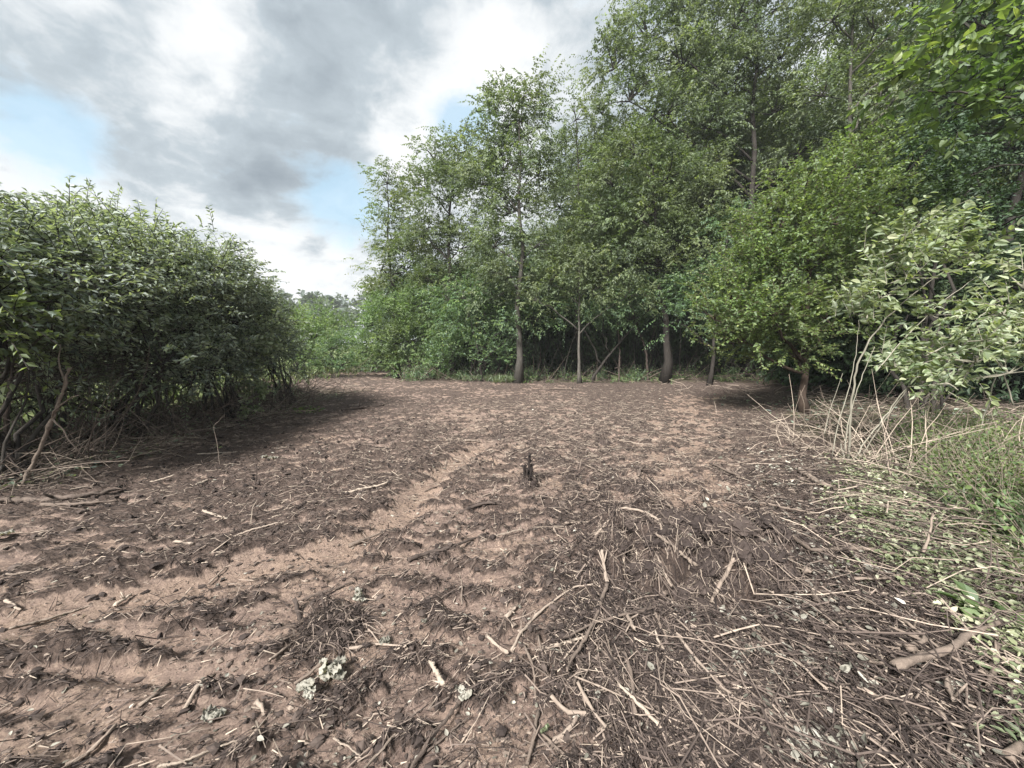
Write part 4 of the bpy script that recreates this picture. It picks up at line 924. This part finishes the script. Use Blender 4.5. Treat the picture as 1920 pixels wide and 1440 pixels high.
def tangle(name, label, n, seed, box, len_, rad, vr, matn='stick', up=1.0):
    rng = np.random.default_rng(seed); (x0, x1), (y0, y1), (z0, z1) = box
    a = np.stack([rng.uniform(x0, x1, n), rng.uniform(y0, y1, n), np.zeros(n)], 1); a[:, 2] = H(a[:, 0], a[:, 1])+z0+(z1-z0)*rng.random(n)**1.5
    d = nrm(rng.normal(size=(n, 3))*[1, 1, .5]+[0, 0, up]); L_ = rng.uniform(*len_, n)[:, None]
    t = np.linspace(0, 1, 6)[None, :, None]; bend = nrm(rng.normal(size=(n, 3))+[0, 0, -.5])
    p = a[:, None]+d[:, None]*L_[:, None]*t+bend[:, None]*(L_[:, None]*.30)*t*t+rng.normal(size=(n, 6, 3))*.008
    gz = H(p[..., 0], p[..., 1])+.01; p[..., 2] = np.maximum(p[..., 2], gz)
    r = rng.uniform(*rad, n)[:, None]*np.linspace(1, .35, 6)[None]
    V, f, at = tubes(p, r, 4, rng.uniform(*vr, n), cap=False); A = Acc(); A.add(V, f, at); return link(name, A.mesh(name, [M[matn]]), kind='stuff', label=label)
tangle('bare_stems', 'tangle of thin bare stems standing under the left thicket', 520, 51, ((-7.4, -5.4), (3.6, 11.5), (0, .1)), (.7, 2.0), (.003, .010), (.0, .45))
tangle('dead_twigs', 'mass of dark dead twigs inside the hollow of the left thicket', 700, 52, ((-6.9, -5.7), (4.6, 6.6), (1.1, 2.0)), (.5, 1.2), (.0022, .0045), (-.2, .2), up=.05)
tangle('low_brush', 'low dead brush along the foot of the left thicket', 500, 53, ((-6.6, -5.0), (3.6, 10.5), (0, .12)), (.3, .9), (.002, .006), (.1, .7), up=.35)
tangle('bare_canes', 'light bare canes leaning in the brush under the pale shrub', 210, 54, ((4.3, 6.4), (4.3, 6.4), (0, .1)), (.5, 1.3), (.003, .008), (.4, 1.0), up=.8)
tangle('forest_stems', 'thin stems standing in the shade of the wood', 220, 55, ((-2, 14), (17.4, 22), (0, .1)), (1.5, 4.5), (.008, .022), (-.1, .25), matn='bark_dark', up=3.0)

def ground_leaves(name, label, n, acc, seed, L_, m_, r0, r1, hz, wr=(.4, .6), th=1.05, stand=.3):
    rng = np.random.default_rng(seed); x, y = sample(rng, n, r0, r1, acc, th)
    z = H(x, y)+.006+hz*rng.random(n)**1.6
    a = rng.random(n)*6.283; d = np.stack([np.cos(a), np.sin(a), rng.normal(size=n)*stand], 1)
    nn = nrm(rng.normal(size=(n, 3))*.5+[0, 0, 1]); L = rng.uniform(*L_, n)*(1+.05*np.hypot(x, y))
    A = Acc(); A.add(*leaves(np.stack([x, y, z], 1), d, nn, L, L*rng.uniform(*wr, n), rng.random(n), LEAF4)); link(name, A.mesh(name, [M[m_]]), kind='stuff', label=label)
ground_leaves('leaf_scraps', 'pale shredded leaf scraps lying on the soil', 2000, lambda x, y: .5+.0*x, 61, (.010, .032), 'leaf_wilt', 1.1, 15, .015)
ground_leaves('cut_leaves', 'cut pale green leaves heaped among the canes at right', 14000, acc_cut, 62, (.014, .045), 'leaf_cut', 1.6, 7.5, .13, stand=.5)
def acc_edge2(x, y):
    xr = np.interp(y, [0, 1.5, 3.2, 5.2, 8], [1.0, 1.5, 2.4, 3.8, 5.6]); return np.exp(-((x-xr)/.55)**2)*(1-sst(y, 5.0, 7))*np.clip(.3+1.5*perlin(x*3, y*3), 0, 1)
ground_leaves('withered_leaves', 'withered whitish leaves between the brush and the soil', 1600, acc_edge2, 63, (.02, .055), 'leaf_wilt', 1.6, 7, .05)
ground_leaves('thicket_leaves', 'small fallen leaves under the left thicket', 3500, acc_edge, 64, (.03, .06), 'leaf_olive', 3.6, 14, .10)
def weeds(name, label, n, seed, acc, r0, r1, m_, sp, hgt, th=1.05):
    rng = np.random.default_rng(seed); x, y = sample(rng, n, r0, r1, acc, th)
    s = dict(SPEC); s.update(sp); O = np.stack([x, y, H(x, y)], 1); D = nrm(rng.normal(size=(n, 3))*[.45, .45, .1]+[0, 0, 1.])
    s['sl'] = hgt; p, d, nn, L, Wd, v, tw = shoot_leaves(rng, O, D, rng.random(n), s)
    A = Acc(); A.add(*leaves(p, d, nn, L, Wd, v, s['tm']), 0)
    V, f, a = tubes(tw, np.array([.003, .0025, .0015])[None]*np.ones((n, 1)), 3, cap=False); A.add(V, f, a+.5, 1)
    link(name, A.mesh(name, [M[m_], M['stick']]), kind='stuff', label=label)
def acc_weed(x, y):
    xr = np.interp(y, [0, 2.5, 3.5, 5.2, 7], [3.6, 3.8, 4.3, 5.4, 7.3]); return sst(x+.6*perlin(x*1.7, y*1.7), xr-.1, xr+.4)*(1-sst(y, 6.5, 8))*(1-sst(x, 9, 10))
weeds('weeds', 'fresh green weeds along the right edge below the pale shrubs', 2600, 71, acc_weed, 2.4, 10, 'leaf_weed', dict(L=.06, W=.034, n=9, ldroop=.15, droop=.1, side=1.1, flat=1.2), .50)
weeds('tall_weeds', 'tall yellow-green grass blades and stalks among the weeds at right', 500, 75, lambda x, y: acc_weed(x+.3, y), 2.2, 9, 'grass', dict(L=.10, W=.009, n=9, ldroop=-.1, droop=.35, side=.7), .42)
weeds('forest_floor_plants', 'low green plants along the foot of the wood', 1700, 72, lambda x, y: np.exp(-((y-np.interp(x, [-14, -9, -6, -3, 0, 5, 14], [40, 27.5, 24.5, 19.2, 17.9, 17.6, 17.8]))/.7)**2)*np.where(x > -1, .25, 1)*np.clip(.2+2*perlin(x*1.1, y*.7), 0, 1), 14, 30, 'leaf_weed', dict(L=.09, W=.045, n=8, ldroop=.15, droop=.2, side=1.0), .30, th=.75)
weeds('meadow_grass', 'tall pale grass in the open behind the left thicket', 1500, 73, lambda x, y: sst(-x, 7.4, 8.4)*(1-sst(y, 26, 34)), 6, 34, 'grass', dict(L=.30, W=.03, n=5, ldroop=-.5, droop=.2, side=.4), .35, th=1.1)
weeds('wood_edge_grass', 'light grass tufts below the vine-draped bush', 900, 74, lambda x, y: np.exp(-((y-np.interp(x, [-9, -6, -3, 0], [27, 23.5, 18.9, 17.4]))/.8)**2)*(x < 0)*(x > -9), 15, 30, 'grass', dict(L=.22, W=.03, n=6, ldroop=-.3, droop=.3, side=.5), .28, th=.6)

# clods
def clods():
    rng = np.random.default_rng(81); n = 6500; x, y = sample(rng, n, 1.1, 9, lambda x, y: .12+.88*(1-clay_mask(x, y)))
    bm_v = np.array([[0, 0, 1], [.9, 0, .45], [.28, .85, .45], [-.72, .53, .45], [-.72, -.53, .45], [.28, -.85, .45], [.72, .53, -.45], [-.28, .85, -.45], [-.9, 0, -.45], [-.28, -.85, -.45], [.72, -.53, -.45], [0, 0, -1]])
    fc = np.array([[0, 1, 2], [0, 2, 3], [0, 3, 4], [0, 4, 5], [0, 5, 1], [1, 6, 2], [2, 7, 3], [3, 8, 4], [4, 9, 5], [5, 10, 1], [6, 7, 2], [7, 8, 3], [8, 9, 4], [9, 10, 5], [10, 6, 1], [11, 7, 6], [11, 8, 7], [11, 9, 8], [11, 10, 9], [11, 6, 10]])
    s = rng.uniform(.004, .016, n)*(1+.10*np.hypot(x, y))*(1+.5*(rng.random(n) < .06))
    V = bm_v[None]*(1+np.clip(.30*rng.normal(size=(n, 12, 1)), -.45, .5))*s[:, None, None]*rng.uniform([.8, .8, .55], [1.5, 1.2, .95], (n, 1, 3))
    a = flow(x, y, rng); c, sn = np.cos(a)[:, None], np.sin(a)[:, None]
    V = np.stack([V[..., 0]*c-V[..., 1]*sn, V[..., 0]*sn+V[..., 1]*c, V[..., 2]], -1)
    V = V+np.stack([x, y, H(x, y)+s*.25], 1)[:, None]
    f = (fc[None]+(np.arange(n)*12)[:, None, None]).reshape(-1, 3)
    link('soil_clods', new_mesh('soil_clods', V.reshape(-1, 3), [f], M['fibre'], {'v': np.repeat(rng.uniform(-.15, .3, n), 12)}), kind='stuff', label='crumbled dark clods over the soil')
clods()

# ---------------------------------------------------------------- stubs and root clumps
def stub_clump(px, py, r, h, nstub, nfib, v, label, name='stump', cat='stump', seed=0, lean=.25, sr=.3):
    rng = np.random.default_rng(900+seed); g = on_ground([(px, py)], 0)[0]; root = thing(name, label, cat, g)
    for i in range(nstub):
        a = rng.random()*6.28; b = np.array([math.cos(a), math.sin(a), 0])*r*.45*rng.random()
        d = nrm(np.array([math.cos(a)*lean, math.sin(a)*lean, 1])+rng.normal(size=3)*.1); hh = h*(.45+.6*rng.random())
        q = np.stack([b-d*.03, b+d*hh*.5, b+d*hh]); T = stick_mesh(q, r*sr*(.5+.5*rng.random()), rng, v, 7, .75)
        link('stub', T.mesh('stub', M['stick'], True), root)
    n = nfib; a = rng.random(n)*6.28; rr = r*rng.random(n)**.5*1.1; b = np.stack([np.cos(a)*rr, np.sin(a)*rr, np.zeros(n)], 1)
    b[:, 2] = (1-(rr/(r*1.15))**2)*h*.38
    d = nrm(.4*np.stack([np.cos(a), np.sin(a), .2+0*a], 1)+rng.normal(size=(n, 3))*.8); t = np.linspace(0, 1, 4)[None, :, None]
    L_ = r*rng.uniform(.2, .75, n)[:, None, None]; p = b[:, None]+d[:, None]*L_*t+np.array([0, 0, -1])*L_*.5*t*t
    zg = H(p[..., 0]+g[0], p[..., 1]+g[1])-g[2]+.004; p[..., 2] = np.maximum(p[..., 2], zg)
    V, f, at = tubes(p, np.linspace(1, .5, 4)[None]*rng.uniform(.0015, .0045, n)[:, None], 3, rng.uniform(-.2, .65, n), cap=False)
    A = Acc(); A.add(V, f, at)
    # the soil the roots hold
    k = 14; uu = np.linspace(0, 2*np.pi, k, endpoint=False); rings = []
    for fr in (.95, .7, .35): rings.append(np.stack([np.cos(uu)*r*fr, np.sin(uu)*r*fr, (1-(fr/1.15)**2)*h*.22+rng.normal(size=k)*h*.07], 1))
    rings[0][:, 2] = H(rings[0][:, 0]+g[0], rings[0][:, 1]+g[1])-g[2]-.01
    V = np.vstack(rings+[np.array([[0, 0, h*.2]])]); idx = np.arange(3*k).reshape(3, k)
    q = np.stack([idx[:-1], np.roll(idx[:-1], -1, 1), np.roll(idx[1:], -1, 1), idx[1:]], -1).reshape(-1, 4); tr = np.stack([idx[2], np.roll(idx[2], -1), np.full(k, 3*k)], -1)
    A.add(V, [q, tr], np.full(len(V), .15)); link('roots', A.mesh('roots', [M['fibre']]), root)
    return root
stub_clump(990, 912, .12, .34, 10, 180, -.25, 'cluster of dark jagged upright stubs alone in the middle of the clearing', seed=1, lean=.10, sr=.15)
stub_clump(1132, 826, .13, .17, 5, 90, .2, 'small tuft of broken stubs farther back, right of the dark jagged stubs', seed=2, lean=.5, sr=.10)
stub_clump(932, 822, .16, .14, 4, 90, .05, 'low dark tuft of broken stubs left of the far small tuft', seed=3, lean=.5, sr=.12)
stub_clump(1022, 860, .15, .07, 1, 120, -.1, 'flat dark clod of roots behind the jagged stubs', 'root_clump', 'root clump', seed=4)
stub_clump(1378, 888, .13, .09, 3, 120, .35, 'dark root lump with pale broken ends right of centre', 'root_clump', 'root clump', seed=5, lean=1.2, sr=.12)
stub_clump(622, 1180, .19, .17, 3, 520, .0, 'torn tussock of roots and muddy stems at the lower left of centre', 'root_clump', 'root clump', seed=6, lean=.9, sr=.07)
stub_clump(1190, 912, .24, .07, 2, 220, .1, 'flat dark heap of roots beyond the brush', 'root_clump', 'root clump', seed=7, lean=1.2, sr=.05)
stub_clump(580, 735, .42, .12, 2, 160, .1, 'long dark heap of turf at the far left of the clearing', 'root_clump', 'root clump', seed=8, lean=1.2, sr=.05)
q = on_ground([(564, 1162)], -.02); q = np.array([q[0], q[0]+[-.03, .03, .05], q[0]+[-.075, .07, .10]])
link('stump', stick_mesh(q, .014, SR, .0, 8, .8).mesh('stump', M['stick'], True, q[0]), None, q[0], label='short dark snapped stub leaning left beside the torn tussock', category='stump')

# ---------------------------------------------------------------- crumpled leaves
def crumpled(px, py, n, size, label, seed, mm='leaf_wilt'):
    rng = np.random.default_rng(700+seed); g = on_ground([(px, py)], .01)[0]; root = thing('crumpled_leaves', label, 'leaves', g)
    for i in range(n):
        k = 9; u, w = np.meshgrid(np.linspace(-1, 1, k), np.linspace(0, 1, 13)); half = np.sin(np.clip(w, .02, .98)*math.pi)**.7*.42
        o1, o2 = rng.random(2)*40; half = half*(1+.55*perlin(w*5+o1, np.sign(u)*3+o2)); X = u*half; Y = w-.5
        Z = .38*fbm(X*5+o1, Y*5+o2, 3)+.10*np.abs(u)**1.5
        X = X+.10*fbm(X*4+o2, Y*4, 2); V = np.stack([X, Y, Z], -1).reshape(-1, 3)*size*rng.uniform(.7, 1.2)
        R3 = Matrix.Rotation(rng.random()*6.28, 3, 'Z') @ Matrix.Rotation(rng.normal()*.45, 3, 'X'); V = V @ np.array(R3).T
        V = V+np.array([rng.normal()*size*.5, rng.normal()*size*.35, .006+size*.10+.008*i*.5]); zg = H(V[:, 0]+g[0], V[:, 1]+g[1])-g[2]+.006; V[:, 2] = np.maximum(V[:, 2], zg)
        idx = np.arange(k*13).reshape(13, k); q = np.stack([idx[:-1, :-1], idx[:-1, 1:], idx[1:, 1:], idx[1:, :-1]], -1).reshape(-1, 4)
        link('leaf', new_mesh('crumpled_leaf', V, [q], M[mm], {'v': np.full(len(V), rng.uniform(.2, .85))}, None, True), root)
crumpled(622, 1268, 9, .062, 'largest heap of crumpled whitish leaves below the torn tussock', 1)
crumpled(572, 1314, 6, .052, 'smaller strip of crumpled whitish leaves just left of the largest heap', 2)
crumpled(676, 1128, 9, .05, 'whitish withered leaves lying behind the torn tussock', 3)
crumpled(508, 862, 2, .12, 'single pale grey-green leaf far out on the left soil', 4)
crumpled(1530, 1030, 2, .06, 'small white curled leaf at the back of the root mound', 5)
crumpled(408, 1352, 3, .06, 'whitish leaf scraps at the bottom left', 6)
crumpled(795, 1172, 1, .05, 'lone small white leaf near the centre', 7)
crumpled(1040, 1372, 1, .045, 'lone greenish leaf at the bottom centre', 8, 'leaf_pale')
crumpled(12, 1012, 3, .10, 'straw-yellow split husk at the left frame edge', 9)
crumpled(722, 1205, 2, .06, 'yellowish flattened leaf right of the torn tussock', 10)
crumpled(870, 1325, 2, .055, 'pale bits of leaf and chip at the bottom, left of the sticks', 11)

# ---------------------------------------------------------------- stems and seedlings at the left
def upright(px, base_y, pts, r0, v, label, name, cat, matn='stick', leafs=None, forks=2, seed=0, d=None):
    rng = np.random.default_rng(300+seed); g = on_ground([(px, base_y)], 0)[0]; root = thing(name, label, cat, g); dd = g[1]
    q = np.array([g-[0, 0, .03]]+[P(a, b, dd+(e[0] if e else 0)) for a, b, *e in pts]); T = stick_mesh(q-g, r0, rng, v, 8, .45)
    link('stem', T.mesh('stem', M[matn], True), root)
    for i in range(forks):
        k = rng.integers(1, len(q)) if len(q) > 2 else 1; a = q[k]-g; L_ = np.linalg.norm(q[-1]-q[0])*.35
        b = a+nrm(rng.normal(size=3)+[0, 0, .8])*L_; p = bezier(a, b, rng, 6, .1, .06)
        T = Acc(); T.add(*tubes(p[None], (r0*np.linspace(.5, .15, 6))[None], 6, np.array([v]))); link('twig', T.mesh('twig', M[matn], True), root)
    if leafs:
        n, L_, mm = leafs; k = rng.integers(1, len(q), n); pos = q[k]-g+rng.normal(size=(n, 3))*.06
        d_ = nrm(rng.normal(size=(n, 3))+[0, 0, -.3]); nn = nrm(rng.normal(size=(n, 3))*.5+[0, 0, 1]); ms = leaf_variants(name+'_leaf', M[mm], n=3)
        leaf_parts(root, np.zeros(3), pos, d_, nn, np.full(n, L_)*rng.uniform(.7, 1.2, n), np.full(n, L_*.5), ms, rng)
    return root
upright(38, 912, [(72, 850), (98, 785), (118, 735), (130, 690)], .022, .45, 'leaning broken stem with a pale peeled patch at the left edge of the soil', 'broken_stem', 'broken stem', seed=1, forks=3)
upright(16, 880, [(12, 810), (20, 740), (24, 670)], .035, .12, 'rough dark upright dead stem at the left frame edge', 'dead_stem', 'dead stem', seed=2, forks=2)
upright(412, 868, [(408, 835), (400, 800)], .005, .55, 'thin forked seedling with a single green leaf before the left thicket', 'seedling', 'seedling', seed=3, leafs=(2, .05, 'leaf_bright'), forks=2)
upright(540, 760, [(542, 735), (544, 705)], .014, .35, 'two-branched thin pole at the corner of the left thicket', 'sapling', 'sapling', seed=4, forks=2)
upright(640, 742, [(646, 728), (651, 712)], .008, .1, 'thin dark seedling stalk far left in the clearing', 'seedling', 'seedling', seed=5, forks=1)
upright(478, 908, [(482, 890), (480, 872)], .006, .05, 'small dark stalk poking up on the left soil', 'seedling', 'seedling', seed=6, forks=1)
upright(1345, 780, [(1342, 765), (1338, 750)], .006, .6, 'thin straw stalk standing before the round-leaved shrub', 'seedling', 'seedling', seed=7, forks=1)
upright(795, 705, [(795, 670), (794, 630)], .03, .55, 'thin pale pole standing before the dark bush at the wood edge', 'sapling', 'sapling', seed=8, forks=2)
upright(965, 1050, [(960, 1030), (957, 985)], .003, .2, 'very thin reddish stalk below the jagged stubs', 'seedling', 'seedling', seed=9, forks=0)
upright(1215, 712, [(1212, 660), (1190, 600), (1178, 560)], .05, .05, 'bent dark sapling left of the thick furrowed trunk', 'sapling', 'sapling', seed=10, forks=3)
upright(1160, 716, [(1162, 660), (1158, 600)], .04, .1, 'straight thin dark sapling between the twisted tree and the furrowed trunk', 'sapling', 'sapling', seed=11, forks=3)
def ground_weed(px, py, n, L_, r, label, mm, seed, name='weed'):
    rng = np.random.default_rng(400+seed); g = on_ground([(px, py)], 0)[0]; root = thing(name, label, 'weed', g)
    a = rng.random(n)*6.28; rr = r*rng.random(n)**.6; pos = np.stack([np.cos(a)*rr, np.sin(a)*rr*.7, .02+.10*rng.random(n)], 1)
    pos[:, 2] += H(pos[:, 0]+g[0], pos[:, 1]+g[1])-g[2]
    d = nrm(np.stack([np.cos(a), np.sin(a), .3+0*a], 1)+rng.normal(size=(n, 3))*.4)
    leaf_parts(root, np.zeros(3), pos, d, nrm(rng.normal(size=(n, 3))*.35+[0, 0, 1]), L_*rng.uniform(.7, 1.2, n), L_*.6*rng.uniform(.8, 1.1, n), leaf_variants(name+'_leaf', M[mm], n=4), rng)
ground_weed(577, 776, 60, .10, .34, 'low leafy green weed at the corner of the left thicket', 'leaf_weed', 1)
ground_weed(615, 692, 26, .22, .6, 'pale broad-leaved weed at the far left end of the clearing', 'leaf_pale', 2)
ground_weed(1612, 968, 40, .045, .16, 'small fresh green weed between the brush and the cut leaves', 'leaf_weed', 3)
ground_weed(1868, 1185, 16, .13, .16, 'large dark green leaves lying at the tip of the thick smooth branch', 'leaf_weed', 4)
ground_weed(1700, 1060, 50, .05, .20, 'small pale green weed beside the upright kinked twig', 'leaf_pale', 5)

def root_mound():
    rng = np.random.default_rng(83); c = np.array([1.36, 2.70, float(H(1.36, 2.70))-.03]); root = thing('root_mound', 'torn dark mound of turf and roots overhanging a hollow in the brush', 'root mound', c)
    A = Acc(); lumps = [(rng.uniform(-.62, .60), rng.uniform(-.30, .10), rng.uniform(.0, .07), rng.uniform(.05, .15), rng.uniform(.04, .10), rng.uniform(.035, .085)) for _ in range(52)]
    FP = []; FN = []
    for i, (x, y, z, rx, ry, rz) in enumerate(lumps):
        u, w = np.meshgrid(np.linspace(0, 2*np.pi, 32, endpoint=False), np.linspace(-np.pi/2, np.pi/2, 15)); n = np.stack([np.cos(w)*np.cos(u), np.cos(w)*np.sin(u), np.sin(w)], -1)
        f = 1+.16*fbm(n[..., 0]*6+i, n[..., 1]*6+n[..., 2]*7, 4, .7)+.34*fbm(n[..., 0]*1.5+n[..., 2]*1.3+i*7, n[..., 1]*1.5+n[..., 2]*1.7, 6, .62); Vv = n*np.array([rx, ry, rz])*f[..., None]; an = rng.random()*6.28; Vv = np.stack([Vv[..., 0]*math.cos(an)-Vv[..., 1]*math.sin(an), Vv[..., 0]*math.sin(an)+Vv[..., 1]*math.cos(an), Vv[..., 2]], -1)+np.array([x, y, z+float(H(c[0]+x, c[1]+y))-c[2]-.03])
        idx = np.arange(32*15).reshape(15, 32); q = np.stack([idx[:-1], np.roll(idx[:-1], -1, 1), np.roll(idx[1:], -1, 1), idx[1:]], -1).reshape(-1, 4)
        V = Vv.reshape(-1, 3); A.add(V, q, np.full(len(V), -.08+.30*rng.random()**2)); k = rng.integers(0, len(V), 120); FP.append(V[k]); FN.append(n.reshape(-1, 3)[k])
    link('soil', A.mesh('mound_soil', [M['fibre']]), root)
    p0 = np.concatenate(FP); n0 = np.concatenate(FN); d = nrm(n0*.5+rng.normal(size=p0.shape)*.8+[0, 0, .05]); L_ = rng.uniform(.03, .22, len(p0))[:, None, None]; t = np.linspace(0, 1, 4)[None, :, None]
    p = p0[:, None]-d[:, None]*L_*.2+d[:, None]*L_*t+np.array([0, 0, -1])*L_*.6*t*t+rng.normal(size=(len(p0), 4, 3))*.009
    A = Acc(); A.add(*tubes(p, rng.uniform(.0010, .0034, len(p0))[:, None]*np.linspace(1, .5, 4)[None], 3, rng.uniform(-.15, .75, len(p0)), cap=False)); link('roots', A.mesh('mound_roots', [M['fibre']]), root)
root_mound()

# ---------------------------------------------------------------- thin summer haze
def haze():
    me = bpy.data.meshes.new('haze'); x0, x1, y0, y1, z0, z1 = -1600, 1600, -1600, 1600, -1.2, 30
    V = [(x, y, z) for x in (x0, x1) for y in (y0, y1) for z in (z0, z1)]
    me.from_pydata(V, [], [(0, 1, 3, 2), (4, 6, 7, 5), (0, 4, 5, 1), (2, 3, 7, 6), (0, 2, 6, 4), (1, 5, 7, 3)])
    m_, N, L = mat('haze'); v = N.new('ShaderNodeVolumePrincipled'); v.inputs['Density'].default_value = HAZE; v.inputs['Color'].default_value = (.92, .96, 1, 1); v.inputs['Anisotropy'].default_value = .2
    o = N.new('ShaderNodeOutputMaterial'); L.new(v.outputs[0], o.inputs['Volume']); me.materials.append(m_); link('haze', me, kind='stuff', label='thin pale haze in the air')
HAZE = .0009
haze()

def crumbs():
    rng = np.random.default_rng(84); n = 7000; x, y = sample(rng, n, 1.1, 7, lambda x, y: (.1+.9*clay_mask(x, y))*clear_mask(x, y))
    v0 = np.array([[1, 0, 0], [0, 1, 0], [-1, 0, 0], [0, -1, 0], [0, 0, 1], [0, 0, -1.]]); fc = np.array([[0, 1, 4], [1, 2, 4], [2, 3, 4], [3, 0, 4], [1, 0, 5], [2, 1, 5], [3, 2, 5], [0, 3, 5]])
    s_ = np.exp(rng.normal(size=n)*.5)*.0042*(1+.12*np.hypot(x, y)); V = v0[None]*(1+.35*rng.normal(size=(n, 6, 1)))*s_[:, None, None]*rng.uniform([.8, .8, .5], [1.5, 1.5, .9], (n, 1, 3))
    V = V+np.stack([x, y, H(x, y)+s_*.3], 1)[:, None]; f = (fc[None]+(np.arange(n)*6)[:, None, None]).reshape(-1, 3)
    link('soil_crumbs', new_mesh('soil_crumbs', V.reshape(-1, 3), [f], M['stick'], {'v': np.repeat(rng.uniform(-.1, .5, n), 6)}), kind='stuff', label='fine crumbs of soil on the bare clay')
crumbs()
tangle('fallen_brush', 'fallen dead branches and brush along the foot of the wood', 420, 56, ((-5, 12), (17.0, 18.4), (0, .15)), (.5, 1.8), (.005, .016), (-.2, .5), up=.25)
weeds('edge_undergrowth', 'low mixed undergrowth in front of the trunks at the foot of the wood', 900, 76, lambda x, y: np.exp(-((y-18.2)/.7)**2)*np.clip(.2+2.2*perlin(x*.8, y*.5), 0, 1)*(x > -6)*(x < 12), 15, 24, 'leaf_honey', dict(L=.11, W=.06, n=9, ldroop=.1, droop=.2, side=1.0), .75, th=.75)
build_plant('low_shrub', 'yellow-green leafy shrub at the left frame edge in front of the grey-green one', 'shrub', (-5.75, 3.9), [
    (-5.55, 3.75, 1.75, .42, .5, .42), (-5.6, 4.25, 1.5, .36, .4, .38), (-5.75, 3.9, 2.2, .4, .4, .35)], 209, M['leaf_cherry'], M['bark_dark'], 9, dict(OLV, L=.10, W=.055), stems=5, stem_r=.015)
